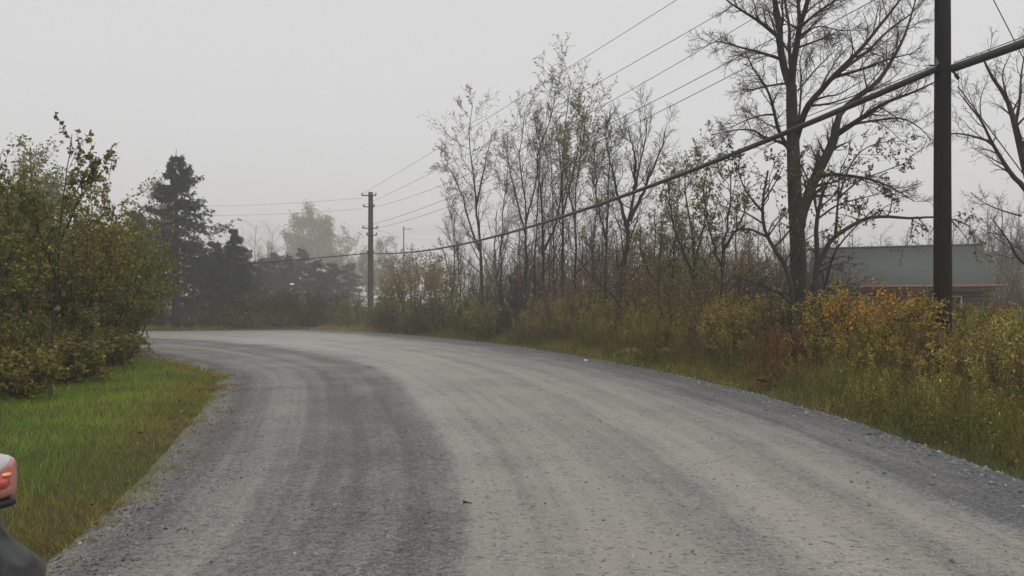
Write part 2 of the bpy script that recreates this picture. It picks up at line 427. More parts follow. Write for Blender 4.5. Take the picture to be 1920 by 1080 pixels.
# loose stones --------------------------------------------------------------
OCT_V = np.array([(1, 0, 0), (-1, 0, 0), (0, 1, 0), (0, -1, 0), (0, 0, 1), (0, 0, -1)], float)
OCT_F = np.array([(0, 2, 4), (2, 1, 4), (1, 3, 4), (3, 0, 4), (2, 0, 5), (1, 2, 5), (3, 1, 5), (0, 3, 5)])
def stones(bag, pts, size, cols):
    n = len(pts)
    V = OCT_V[None] * np.clip(rng.normal(1, .3, (n, 6, 1)), .45, 1.6) * size[:, None, None] * np.array([1, 1, .65]) + rng.normal(0, .18, (n, 6, 3)) * size[:, None, None]
    a = rng.random(n) * 6.28; c, s = np.cos(a)[:, None], np.sin(a)[:, None]
    V = np.stack([V[..., 0] * c - V[..., 1] * s, V[..., 0] * s + V[..., 1] * c, V[..., 2]], -1) + pts[:, None, :]
    Fc = (np.arange(n) * 6)[:, None, None] + OCT_F[None]
    C = cols[rng.integers(0, len(cols), n)] * np.clip(rng.normal(1, .3, (n, 1)), .4, 2)
    bag.add(V, Fc.reshape(-1, 3), np.repeat(C, 6, 0))

GREY = np.array([(.10, .10, .105), (.16, .158, .155), (.07, .07, .072), (.22, .215, .205), (.12, .11, .1), (.29, .28, .27)])
def edge_mix(u, row):
    ri = row.astype(int); f = (row - ri)[:, None]; S = RC[ri] * (1 - f) + RC[ri + 1] * f
    return S[:, :2] * (1 - u)[:, None] + S[:, 2:] * u[:, None]
def road_point(u, row):
    p = edge_mix(u, row); ri = row.astype(int)
    z = np.array([np.interp(uu, uu_, rz_[r]) for uu, r in zip(u, ri)])
    return np.concatenate([p, z[:, None]], 1)
rows_y = RC[:, 1]
def rows_between(y0, y1, n, power=1.8):
    r0 = int(np.argmax(RC[:, 1] > y0)); r1 = int(np.argmax(RC[:, 1] > y1))
    return r0 + (r1 - r0) * rng.random(n) ** power
bag = Bag()
n = 10000; row = rows_between(1.0, 20, n); u = np.abs(rng.normal(0, .055, n)) - .035
p = road_point(u, row); stones(bag, p, rng.gamma(3, .002, n) + .003, GREY * .8)
n = 9000; row = rows_between(3.0, 34, n, 1.4); u = 1 - np.abs(rng.normal(0, .05, n)) + .022
p = road_point(u, row); stones(bag, p, rng.gamma(3, .0032, n) + .004, GREY * np.array([.95, 1, 1.08]))
n = 5000; row = rows_between(1.0, 16, n, 1.3); u = rng.random(n)
p = road_point(u, row); stones(bag, p, rng.gamma(2.5, .0018, n) + .0025, GREY)
tag(obj("loose_gravel", bag.mesh("loose_gravel", M['stone'])), "loose grey gravel strewn along the road shoulders", "gravel", kind="stuff")

# ------------------------------------------------------------------ grass
def blades(bag, base, h, w, lean, C, simple=False):
    n = len(base); a = rng.random(n) * 6.28; s = np.stack([np.cos(a), np.sin(a), 0 * a], 1); b = rng.random(n) * 6.28
    l = np.stack([np.cos(b), np.sin(b), 0 * b], 1) * (lean * rng.random(n) * h)[:, None]
    up = np.array([0, 0, 1.])[None] * h[:, None]; w = w[:, None]
    V = np.stack([base - s * w, base + s * w, base + l * .35 + up * .6 + s * w * .7, base + l * .35 + up * .6 - s * w * .7, base + l * 1.1 + up * .98], 1).reshape(-1, 3)
    if simple:
        V = np.stack([base - s * w * 1.3, base + s * w * 1.3, base + l + up], 1).reshape(-1, 3); k = (np.arange(n) * 3)[:, None]
        bag.add(V, k + np.array([[0, 1, 2]]), np.repeat(C, 3, 0)); return
    k = (np.arange(n) * 5)[:, None]
    bag.add(V, [k + np.array([[0, 1, 2, 3]]), k + np.array([[3, 2, 4]])], np.repeat(C, 5, 0))

def scatter(poly, n):
    poly = np.asarray(poly, float); lo, hi = poly.min(0), poly.max(0); out = []
    got = 0
    while got < n:
        q = lo + (hi - lo) * rng.random((n, 2)); q = q[in_poly(q, poly)]; out.append(q); got += len(q)
    return np.concatenate(out)[:n]

def grass_cols(p, green, dry, k=1.0):
    f = np.clip((vnoise(p[:, 0], p[:, 1], 1.2) - .5) * 1.6 + .5 + rng.normal(0, .22, len(p)), 0, 1)[:, None] * k
    c = np.asarray(green)[None] * (1 - f) + np.asarray(dry)[None] * f
    return c * np.clip(rng.normal(1, .25, (len(p), 1)), .45, 1.8)

# mown verge left of the road
LAWN = [(-2.5, -3), (-2.72, 2), (-2.9, 4.9), (-3.2, 6.3), (-3.7, 8.3), (-4.85, 12.5), (-5.9, 15.8), (-7.0, 18.3), (-9.3, 21.7), (-12.4, 25.6), (-13.5, 24.5), (-11, 20), (-9.5, 15), (-8.8, 11), (-8, 6), (-7.5, 2), (-7.5, -3)]
q = scatter(LAWN, 140000); y = q[:, 1]
keep = rng.random(len(q)) < np.clip(1.35 - y / 19, .3, 1); q = q[keep]
d = dist_line(q, EDGE_L); keep = ~in_poly(q, ROADPOLY) & (rng.random(len(q)) < np.clip(d * 1.6 + .1, 0, 1)); q, d = q[keep], d[keep]
bag = Bag(); far = np.clip(q[:, 1] / 14, .55, 1.9)
edge = np.clip(1 - d / 1.1, 0, 1)[:, None]
c = grass_cols(q, (.075, .145, .018), (.13, .165, .03)) * (1 - edge * .8) + edge * .8 * grass_cols(q, (.13, .10, .03), (.15, .085, .03))
bp, bh, bw = np.concatenate([q, (gz(q[:, 0], q[:, 1]) - .01)[:, None]], 1), rng.uniform(.05, .12, len(q)) * np.clip(.5 + d, .6, 1.15), .0028 * far
for m_ in (q[:, 1] < 9, q[:, 1] >= 9): blades(bag, bp[m_], bh[m_], bw[m_], 1.1, c[m_], bool(q[m_][0, 1] >= 9))
tag(obj("mown_grass", bag.mesh("mown_grass", M['grass'])), "short bright green mown grass between road and shrubs", "grass", kind="stuff")

# rough verge right of the road
RV_in = np.array([(4.62, 2), (4.68, 6), (4.7, 9), (4.66, 11), (4.3, 15.2), (3.25, 20.6), (1.6, 26.3), (-.45, 32.2), (-3.5, 38.6), (-7.5, 45.2), (-12.3, 49.8)])
RV_out = np.array([(-11.5, 53), (-5, 47), (-.5, 40.5), (2.0, 34.5), (4.2, 28), (5.6, 21.5), (6.4, 15.5), (6.6, 11), (6.6, 6), (6.6, 2)])
q = scatter(np.concatenate([RV_in, RV_out]), 90000)
keep = rng.random(len(q)) < np.clip(1.5 - q[:, 1] / 26, .22, 1); q = q[keep]; d = dist_line(q, EDGE_R); q, d = q[~in_poly(q, ROADPOLY)], d[~in_poly(q, ROADPOLY)]
bag = Bag(); hh = np.clip(.07 + .26 * np.clip(d - .15, 0, 1.4), .06, .42) * rng.uniform(.5, 1.3, len(q))
c = grass_cols(q, (.095, .105, .02), (.15, .13, .034))
blades(bag, np.concatenate([q, (gz(q[:, 0], q[:, 1]) - .01)[:, None]], 1), hh, .0035 * np.clip(q[:, 1] / 11, .6, 2.4), .8, c)
tag(obj("rough_grass", bag.mesh("rough_grass", M['grass'])), "rough olive grass on the verge below the tall weeds", "grass", kind="stuff")

bag = Bag()
for side, y0, y1, nt, cg, cd in ((0, 1, 25, 620, (.09, .12, .02), (.15, .11, .04)), (1, 3, 40, 620, (.1, .105, .02), (.15, .12, .035))):
    row = rows_between(y0, y1, nt, 1.2); e = rng.normal(.012, .022, nt); u = -e if side == 0 else 1 + e; c0 = edge_mix(u, row)
    nb = 26; q = np.repeat(c0, nb, 0) + rng.normal(0, .055, (nt * nb, 2)) * np.repeat(rng.uniform(.5, 1.7, nt), nb)[:, None]
    ins = in_poly(q, ROADPOLY); z = np.where(ins, .0, gz(q[:, 0], q[:, 1])) - .015
    blades(bag, np.concatenate([q, z[:, None]], 1), rng.uniform(.03, .1, len(q)), .003 * np.clip(q[:, 1] / 11, .6, 2.2), 1.3, grass_cols(q, cg, cd, 1.0))
tag(obj("edge_grass", bag.mesh("edge_grass", M['grass'])), "ragged tufts of dry grass growing into the gravel edges", "grass", kind="stuff")
# grass strip beyond the bend
q = np.concatenate([scatter([(-19.5, 48.7), (-17.3, 49.4), (-18.5, 53), (-22, 56), (-40, 56), (-40, 44.6), (-31, 45.4), (-26, 46.9)], 18000), scatter([(-12.6, 50), (-7.6, 45.6), (-6, 47.5), (-11, 53)], 5000)])
q = q[~in_poly(q, ROADPOLY)]
bag = Bag(); blades(bag, np.concatenate([q, gz(q[:, 0], q[:, 1])[:, None]], 1), rng.uniform(.07, .2, len(q)), np.full(len(q), .012), .8, grass_cols(q, (.11, .12, .025), (.16, .15, .04)), True)
tag(obj("far_grass", bag.mesh("far_grass", M['grass'])), "pale grass strip beyond the bend below the spruces", "grass", kind="stuff")

# fallen leaves along both edges
bag = Bag()
row = rows_between(1, 24, 450, 1.2); u = -np.abs(rng.normal(0.02, .07, 450)); p2 = edge_mix(u, row)
row = rows_between(4, 30, 420, 1.3); u = 1 + np.abs(rng.normal(0.02, .05, 420)); p3 = edge_mix(u, row)
q = np.concatenate([p2, p3]); zz = gz(q[:, 0], q[:, 1]) + .03 + rng.random(len(q)) * .05
leaves(bag, np.concatenate([q, zz[:, None]], 1), .042, np.array([(.10, .05, .022), (.085, .06, .022), (.13, .09, .03), (.06, .032, .018)]), droop=0, aspect=.8)
tag(obj("fallen_leaves", bag.mesh("fallen_leaves", M['leaf'])), "brown fallen leaves scattered along the grass edges", "leaves", kind="stuff")

# ------------------------------------------------------------------ trees
def finish_tree(name, base, label, group, trunks, limbs, mids, twigs, leafbag, bark, twigmat, cat="tree", tw_sides=3, trunk_sides=9):
    """all polylines are world-space; parts get local coordinates about the base"""
    base = np.asarray(base, float); t = empty(name, base); tag(t, label, cat, group)
    for pl, r in trunks:
        b = Bag(); tubes(b, pl - base, r, trunk_sides); obj("trunk", b.mesh("trunk", bark, True), t)
    for pl, r in limbs:
        b = Bag(); tubes(b, pl - base, r, 7); obj("limb", b.mesh("limb", bark, True), t)
    b = Bag()
    for pl, r in mids: tubes(b, pl - base, r, 5)
    for pl, r in twigs: tubes(b, pl - base, r, tw_sides)
    cr = None
    if b.n: cr = obj("crown", b.mesh("crown", twigmat), t)
    if leafbag is not None and leafbag.n:
        leafbag.v = [v - base for v in leafbag.v]
        fo = obj("foliage", leafbag.mesh("foliage", M['leaf']), cr or t)
    return t

def poly_px(pts, Y, n=12, r0=.1, r1=.03, dY=0.0, jit=0.0, depths=None):
    k = len(pts); dd = np.linspace(0, dY, k) if depths is None else np.asarray(depths)
    w = np.array([P(x, y, Y + e) for (x, y), e in zip(pts, dd)]); pl = resample(w, n, jit)
    return pl, r0 + (r1 - r0) * np.linspace(0, 1, n) ** .9

def stack(lst, n):
    """polylines of different length -> equal-length arrays"""
    return np.stack([resample(p, n) for p, _ in lst]), np.stack([np.interp(np.linspace(0, 1, n), np.linspace(0, 1, len(r)), r) for _, r in lst])

def ramify(lst, spec, n=12, thin=1.25):
    """spec: list of dicts for branch(); returns list of levels"""
    cur = stack(lst, n); out = []
    for i, s in enumerate(spec):
        cur = branch(*cur, **(dict(s, thin=thin) if i == 0 else s)); out.append(cur)
    return out

# --- big bare tree behind the weeds, traced limbs
YB = 18.0
g0 = float(gz(P(1498, 600, YB)[0], YB))
basept = P(1499, 600, YB); basept[2] = g0 - .05
trunk = resample(np.array([basept, P(1497, 560, YB), P(1495, 464, YB), P(1490, 369, YB - .1), P(1487, 280, YB - .1), P(1484, 194, YB), P(1484, 160, YB)]), 26)
tr_r = np.interp(np.linspace(0, 1, 26), [0, .05, .3, .5, .75, 1], [.27, .205, .175, .165, .145, .115])
L = {}
L['A'] = poly_px([(1484, 168), (1470, 125), (1462, 78), (1463, 50), (1456, 17), (1450, -17), (1441, -120), (1436, -200)], YB, 18, .095, .02, dY=.9)
L['B'] = poly_px([(1484, 165), (1487, 125), (1495, 78), (1500, 47), (1512, 11), (1522, -40), (1534, -150)], YB, 18, .09, .02, dY=-1.0)
L['B2'] = poly_px([(1500, 50), (1497, 8), (1492, -50), (1487, -140)], YB - .45, 12, .05, .015, dY=.6)
L['A2'] = poly_px([(1484, 140), (1480, 90), (1480, 50), (1472, 0), (1470, -90)], YB, 12, .05, .014, dY=1.4)
L['C'] = poly_px([(1492, 262), (1498, 242), (1514, 200), (1542, 167), (1564, 142), (1612, 94), (1653, 44), (1680, 10), (1715, -40)], YB, 20, .085, .014, dY=-1.6)
L['C2'] = poly_px([(1560, 146), (1612, 131), (1667, 111), (1712, 100)], YB - .6, 12, .04, .01, dY=-.3)
L['C3'] = poly_px([(1572, 135), (1626, 97), (1667, 56), (1709, 25), (1740, -10)], YB - .7, 14, .04, .01, dY=1.2)
L['D'] = poly_px([(1499, 425), (1503, 400), (1515, 369), (1527, 336), (1554, 283), (1567, 250)], YB - .05, 14, .135, .1, dY=.8)
L['D1'] = poly_px([(1566, 254), (1576, 211), (1614, 178), (1648, 150), (1676, 106), (1695, 69), (1709, 28), (1722, -20)], YB + .75, 18, .085, .013, dY=1.0)
L['D2'] = poly_px([(1566, 254), (1598, 233), (1631, 211), (1662, 192), (1714, 172), (1765, 148)], YB + .75, 16, .075, .012, dY=-1.2)
L['D3'] = poly_px([(1528, 338), (1551, 327), (1587, 329), (1631, 336), (1670, 351), (1715, 378)], YB + .5, 14, .05, .01, dY=-1.0)
L['D4'] = poly_px([(1598, 233), (1640, 226), (1690, 222), (1725, 240), (1745, 262)], YB + .6, 12, .035, .008, dY=.8)
L['E'] = poly_px([(1487, 292), (1472, 268), (1459, 242), (1451, 208), (1439, 169), (1414, 131), (1398, 100)], YB - .1, 16, .055, .01, dY=-1.0)
L['E2'] = poly_px([(1482, 285), (1470, 270), (1431, 256), (1412, 244), (1376, 244), (1337, 253)], YB - .1, 14, .04, .008, dY=.9)
L['E3'] = poly_px([(1450, 215), (1430, 216), (1400, 225), (1370, 240)], YB - .5, 10, .025, .007, dY=-.5)
L['F'] = poly_px([(1468, 112), (1431, 100), (1389, 89), (1348, 78), (1325, 84)], YB + .2, 14, .04, .008, dY=-.9)
L['F2'] = poly_px([(1482, 155), (1442, 161), (1403, 169), (1385, 165)], YB, 10, .03, .008, dY=1.1)
L['G'] = poly_px([(1463, 72), (1426, 42), (1395, 22), (1370, 6), (1340, -20)], YB + .35, 14, .05, .01, dY=-.7)
L['H'] = poly_px([(1501, 50), (1540, 18), (1575, -5), (1605, -40)], YB - .45, 10, .035, .01, dY=-.6)
L['H2'] = poly_px([(1495, 78), (1530, 50), (1570, 56), (1600, 58)], YB - .4, 10, .025, .007, dY=.7)
L['H3'] = poly_px([(1496, 170), (1530, 130), (1565, 95), (1580, 82)], YB, 10, .022, .007, dY=1.3)
L['K'] = poly_px([(1494, 250), (1500, 200), (1502, 150), (1500, 110), (1512, 80)], YB + .1, 12, .03, .009, dY=1.0)
limbs = list(L.values())
lv = ramify(limbs, [dict(k=15, t0=.15, t1=1., ang=42, asd=12, lr=.34, ltap=.5, Pn=7, wander=.13, up=.05, rr=.45, tip=.005, lmin=.35),
                    dict(k=9, t0=.15, t1=1., ang=38, asd=14, lr=.5, ltap=.3, Pn=5, wander=.16, up=.03, rr=.5, tip=.0032, lmin=.18),
                    dict(k=4, t0=.2, t1=1., ang=36, asd=14, lr=.55, ltap=.2, Pn=3, wander=.18, up=.02, rr=.6, tip=.0026, lmin=.1)], thin=2.2)
finish_tree("bare_tree", basept, "tall bare grey tree with forked trunk behind the orange shrubs", None, [(trunk, tr_r)], limbs, [lv[0]], lv[1:], None, M['bark'], M['twig'])

# --- crooked leafy tree beside it (long arm reaching behind the near pole)
YA = 17.0
ba = P(1530, 610, YA); ba[2] = float(gz(ba[0], YA)) - .05
a1 = resample(np.array([ba, P(1527, 547, YA), P(1533, 487, YA), P(1530, 440, YA), P(1533, 404, YA), P(1545, 350, YA + .3)]), 16), np.linspace(.095, .03, 16)
AL = [poly_px([(1532, 500), (1548, 470), (1563, 446), (1616, 413), (1655, 406), (1705, 409), (1750, 407), (1790, 412), (1820, 425)], YA, 20, .06, .012, dY=.6),
      poly_px([(1566, 442), (1572, 369), (1575, 324), (1590, 290)], YA + .1, 12, .032, .008, dY=-.4),
      poly_px([(1540, 565), (1548, 532), (1566, 472), (1600, 430), (1640, 390)], YA - .1, 12, .035, .008, dY=-1.0),
      poly_px([(1572, 372), (1610, 340), (1660, 320), (1710, 300)], YA + .0, 12, .022, .006, dY=-.8),
      poly_px([(1534, 410), (1570, 385), (1620, 370), (1670, 360)], YA, 12, .025, .006, dY=.8),
      poly_px([(1533, 404), (1520, 350), (1500, 310), (1470, 290)], YA, 12, .025, .006, dY=-1.2),
      poly_px([(1570, 375), (1600, 300), (1640, 270), (1690, 265)], YA, 12, .022, .006, dY=1.0),
      poly_px([(1780, 410), (1795, 425), (1815, 450)], YA + .55, 8, .015, .006, dY=.3)]
lv = ramify(AL + [a1], [dict(k=9, t0=.3, t1=1., ang=50, asd=15, lr=.32, ltap=.4, Pn=6, wander=.2, up=-.01, rr=.5, tip=.004, lmin=.3),
                        dict(k=6, t0=.2, t1=1., ang=45, asd=15, lr=.5, ltap=.3, Pn=5, wander=.2, up=0., rr=.5, tip=.003, lmin=.15)])
lb = Bag(); q, T = on_twigs(lv[1][0], 7, .2)
DARKLEAF = np.array([(.045, .045, .018), (.06, .05, .02), (.08, .06, .022), (.05, .06, .02)])
leaves(lb, q, .062, DARKLEAF, droop=.6, aspect=.6)
finish_tree("crooked_tree", ba, "crooked dark tree with sparse leaves and a long arm behind the pole", None, [a1], AL, [lv[0]], [lv[1]], lb, M['bark_dark'], M['twig'])

bl = P(1488, 605, 16.8); bl[2] = float(gz(bl[0], 16.8)) - .05
t2 = resample(np.array([bl, P(1486, 564, 16.8), P(1474, 502, 16.8), P(1450, 464, 16.9), P(1433, 428, 17), P(1430, 380, 17.1), P(1440, 320, 17.3)]), 18), np.linspace(.075, .02, 18)
AL = [poly_px([(1440, 445), (1405, 430), (1370, 435), (1345, 440)], 17, 12, .03, .007, dY=.5), poly_px([(1432, 400), (1400, 360), (1385, 320), (1390, 285)], 17, 12, .028, .006, dY=-.6),
      poly_px([(1431, 380), (1455, 340), (1470, 310)], 17, 10, .022, .006, dY=-.7), poly_px([(1450, 464), (1475, 440), (1490, 410), (1480, 385)], 17, 10, .022, .006, dY=-.8),
      poly_px([(1432, 420), (1400, 400), (1370, 385), (1350, 360)], 17, 10, .022, .006, dY=1.0)]
lv = ramify(AL + [t2], [dict(k=9, t0=.25, t1=1., ang=50, asd=15, lr=.4, ltap=.4, Pn=6, wander=.2, up=.02, rr=.5, tip=.004, lmin=.3),
                        dict(k=6, t0=.2, t1=1., ang=45, asd=15, lr=.5, ltap=.3, Pn=5, wander=.2, up=0., rr=.5, tip=.003, lmin=.15)])
lb = Bag(); q, T = on_twigs(lv[1][0], 8, .2); leaves(lb, q, .062, DARKLEAF, droop=.6, aspect=.6)
finish_tree("leaning_tree", bl, "small dark tree leaning left of the bare tree with sparse leaves", None, [t2], AL, [lv[0]], [lv[1]], lb, M['bark_dark'], M['twig'])

# --- tall tree at the right, trunk beyond the near pole
YR = 21.0
br = P(1985, 600, YR); br[2] = float(gz(br[0], YR)) - .05
t3 = resample(np.array([br, P(1980, 500, YR), P(1960, 420, YR), P(1945, 380, YR), P(1925, 320, YR), P(1903, 234, YR), P(1888, 186, YR), P(1858, 141, YR), P(1840, 100, YR)]), 24), np.linspace(.24, .02, 24)
AL = [poly_px([(1950, 395), (1918, 349), (1899, 330), (1877, 297), (1858, 264), (1840, 227), (1815, 195), (1795, 170)], YR - .1, 18, .085, .01, dY=-.8),
      poly_px([(1860, 266), (1814, 253), (1781, 251), (1755, 262)], YR - .5, 12, .035, .008, dY=-.6),
      poly_px([(1903, 236), (1912, 190), (1915, 140), (1925, 80)], YR, 12, .05, .01, dY=.8),
      poly_px([(1890, 190), (1880, 140), (1895, 100)], YR, 10, .03, .008, dY=-.6),
      poly_px([(1840, 228), (1838, 190), (1850, 150)], YR - .6, 10, .02, .006, dY=.8),
      poly_px([(1965, 430), (2010, 330), (2040, 220), (2060, 100)], YR, 14, .1, .012, dY=1.0),
      poly_px([(1915, 405), (1880, 395), (1845, 380), (1820, 360)], YR - .2, 10, .025, .007, dY=-.5),
      poly_px([(1975, 520), (1915, 490), (1890, 450), (1858, 408)], YR - .2, 12, .05, .012, dY=-1.2)]
lv = ramify(AL + [(t3[0][12:], t3[1][12:])], [dict(k=11, t0=.2, t1=1., ang=42, asd=12, lr=.36, ltap=.5, Pn=7, wander=.15, up=.04, rr=.45, tip=.005, lmin=.4),
                        dict(k=7, t0=.15, t1=1., ang=38, asd=14, lr=.5, ltap=.3, Pn=5, wander=.17, up=.02, rr=.5, tip=.0033, lmin=.2),
                        dict(k=3, t0=.2, t1=1., ang=36, asd=14, lr=.5, ltap=.2, Pn=4, wander=.18, up=.02, rr=.6, tip=.003, lmin=.1)])
finish_tree("bare_tree", br, "bare tree with drooping bowed limbs to the right of the pole", None, [t3], AL, [lv[0]], lv[1:], None, M['bark'], M['twig'])

# --- generic deciduous tree
def tree(name, label, group, stems, Y, r0, spec, leafcol=None, per=3, lsize=.06, keep=1.0, bark='bark', twig='twig', lt0=.3, n=16, cat="tree", leaf_above=None, dYs=None, tipr=.012, aspect=.6, ljit=0.):
    """stems: list of pixel polylines from the ground up, at depth Y"""
    lst = []
    for i, s in enumerate(stems):
        dY = (dYs[i] if dYs else (0 if i == 0 else rng.uniform(-1.2, 1.2)))
        w = np.array([P(x, y, Y + dY * j / (len(s) - 1)) for j, (x, y) in enumerate(s)])
        if i == 0 or s[0][1] > 540:
            w[0, 2] = float(gz(w[0, 0], w[0, 1])) - .06
        rr = r0 if i == 0 else r0 * .55
        lst.append((resample(w, n, .02), rr + (tipr - rr) * np.linspace(0, 1, n) ** .62))
    lv = ramify(lst, spec, n)
    lb = None
    if leafcol is not None:
        lb = Bag(); q, T = on_twigs(lv[-1][0], per, lt0); k = rng.random(len(q)) < keep
        if leaf_above is not None:
            k &= rng.random(len(q)) < np.clip((q[:, 2] - leaf_above[0]) / (leaf_above[1] - leaf_above[0]), .08, 1)
        qk = q[k]; qk = qk + rng.normal(0, 1, qk.shape) * ljit if ljit else qk
        leaves(lb, qk, lsize, leafcol, droop=.4, aspect=aspect)
    return finish_tree(name, lst[0][0][0], label, group, lst[:1], lst[1:], lv[:1], lv[1:], lb, M[bark], M[twig], cat)

PALE = np.array([(.17, .155, .075), (.2, .17, .08), (.13, .13, .06)])
TAN = np.array([(.16, .11, .05), (.13, .1, .045), (.19, .13, .06), (.11, .1, .04)])
GRN = np.array([(.085, .1, .03), (.11, .12, .035), (.07, .085, .03), (.13, .12, .04)])
SP_UP = [dict(k=18, t0=.25, t1=1., ang=38, asd=12, lr=.27, ltap=.5, Pn=7, wander=.14, up=.11, rr=.45, tip=.006, lmin=.7),
         dict(k=9, t0=.12, t1=1., ang=38, asd=12, lr=.45, ltap=.3, Pn=5, wander=.16, up=.07, rr=.5, tip=.0045, lmin=.35),
         dict(k=5, t0=.15, t1=1., ang=36, asd=14, lr=.5, ltap=.2, Pn=2, wander=.16, up=.04, rr=.6, tip=.0042, lmin=.2)]
tree("bare_tree", "slender pale-leaved tree standing alone at the end of the tree row near the far pole", "roadside trees",
     [[(905, 580), (902, 480), (893, 400), (888, 330), (880, 250), (886, 196)], [(900, 470), (880, 420), (868, 370), (845, 320), (825, 300)], [(892, 390), (905, 330), (915, 280), (925, 240)]],
     40, .13, SP_UP, PALE, 3, .085, .55, bark='bark', leaf_above=(5, 10))
tree("bare_tree", "thin grey tree with a fan of rising branches in the tree row", "roadside trees",
     [[(985, 580), (986, 480), (984, 390), (975, 290), (985, 205)], [(986, 440), (965, 360), (950, 290), (945, 250)], [(985, 420), (1005, 340), (1012, 270), (1000, 215)]], 36, .10, SP_UP, PALE, 2, .08, .35, leaf_above=(6, 11))
tree("bare_tree", "tall grey tree with curving double stem in the tree row", "roadside trees",
     [[(1022, 580), (1018, 480), (1018, 400), (1006, 300), (1030, 230), (1042, 170)], [(1020, 470), (1045, 410), (1052, 330), (1045, 250), (1025, 190)]], 34, .115, SP_UP, PALE, 2, .08, .5, leaf_above=(6, 10))
tree("bare_tree", "tallest straight tree of the tree row with thin pale top leaves", "roadside trees",
     [[(1054, 580), (1055, 450), (1055, 350), (1060, 240), (1070, 150)], [(1056, 400), (1075, 320), (1090, 250), (1095, 200)]], 33, .10, SP_UP, PALE, 3, .08, .8, leaf_above=(5, 9))
tree("bare_tree", "straight slim tree with pale top leaves beside the tallest tree", "roadside trees",
     [[(1080, 580), (1079, 470), (1078, 400), (1088, 300), (1100, 205)], [(1079, 420), (1062, 330), (1050, 260)]], 32, .085, SP_UP, PALE, 3, .075, .7, leaf_above=(4, 8))
for (st, Y_, r_, lab) in (([(938, 585), (940, 480), (945, 380), (955, 290)], 38, .07, "thin tree between the slender tree and the fan branched tree"), ([(1002, 585), (1003, 470), (1010, 360), (1018, 260)], 35, .07, "thin straight tree beside the curving double stem"),
        ([(1040, 585), (1038, 470), (1036, 350), (1030, 240)], 37, .07, "thin upright tree behind the curving double stem"), ([(1110, 585), (1112, 470), (1118, 360), (1112, 260)], 31, .07, "thin upright tree right of the slim pale topped tree"),
        ([(862, 585), (860, 500), (850, 430), (838, 370)], 42, .06, "small thin tree left of the slender tree"), ([(1255, 585), (1262, 480), (1270, 390), (1275, 330)], 27, .06, "thin tree right of the thick leaning trunk")):
    tree("thin_tree", lab, "roadside trees", [st], Y_, r_, SP_UP, PALE, 2, .075, .35, leaf_above=(4, 9))
SP_DENSE = [dict(k=18, t0=.2, t1=1., ang=38, asd=12, lr=.3, ltap=.5, Pn=7, wander=.15, up=.10, rr=.45, tip=.006, lmin=.7),
            dict(k=9, t0=.12, t1=1., ang=38, asd=12, lr=.45, ltap=.3, Pn=5, wander=.16, up=.07, rr=.5, tip=.004, lmin=.35),
            dict(k=5, t0=.15, t1=1., ang=36, asd=14, lr=.5, ltap=.2, Pn=2, wander=.16, up=.05, rr=.6, tip=.0037, lmin=.18)]
tree("twiggy_tree", "dark twiggy tree with a thick leaning trunk beyond the goldenrod", "roadside trees",
     [[(1158, 590), (1163, 530), (1174, 470), (1182, 400), (1195, 330), (1208, 270), (1212, 220)], [(1180, 415), (1215, 340), (1240, 280), (1248, 240)], [(1178, 440), (1155, 350), (1140, 280), (1135, 235)], [(1190, 360), (1190, 300), (1178, 240)]],
     27, .16, SP_DENSE, None, bark='bark_dark')
tree("twiggy_tree", "brown twiggy tree with tan leaves just left of the leaning trunk", "roadside trees",
     [[(1133, 585), (1137, 470), (1140, 380), (1142, 300), (1148, 260)], [(1137, 450), (1120, 380), (1118, 310)]], 29, .09, SP_DENSE, TAN, 3, .06, .5, twig='twig_brown')
SP_BUSHY = [dict(k=12, t0=.2, t1=1., ang=40, asd=14, lr=.36, ltap=.4, Pn=7, wander=.16, up=.06, rr=.5, tip=.005, lmin=.5),
            dict(k=7, t0=.15, t1=1., ang=42, asd=14, lr=.45, ltap=.3, Pn=5, wander=.18, up=.03, rr=.5, tip=.0035, lmin=.25),
            dict(k=4, t0=.2, t1=1., ang=40, asd=14, lr=.5, ltap=.2, Pn=2, wander=.18, up=.0, rr=.6, tip=.003, lmin=.14)]
tree("leafy_tree", "olive leafed tree with several thin stems right of the leaning trunk", "roadside trees",
     [[(1300, 585), (1302, 500), (1295, 420), (1285, 350), (1290, 300)], [(1300, 520), (1270, 440), (1255, 380), (1250, 330)], [(1301, 500), (1320, 420), (1325, 350)]],
     24, .09, SP_BUSHY, GRN, 6, .06, .9, bark='bark_dark')
tree("leafy_tree", "green leafed spreading tree beside the small leaning tree", "roadside trees",
     [[(1355, 585), (1352, 510), (1360, 440), (1370, 370), (1365, 310)], [(1353, 500), (1330, 430), (1320, 360), (1330, 300)], [(1356, 470), (1390, 410), (1405, 360)]],
     21.5, .075, SP_BUSHY, GRN, 6, .055, .9, bark='bark_dark')
tree("leafy_tree", "brownish bushy tree under the cable among the tree row", "roadside trees",
     [[(1232, 590), (1235, 520), (1240, 450), (1238, 400)], [(1234, 530), (1260, 470), (1275, 420)], [(1233, 540), (1205, 480), (1200, 430)]],
     25.5, .06, SP_BUSHY, np.concatenate([TAN, GRN, GRN]), 5, .06, .8, twig='twig_brown')

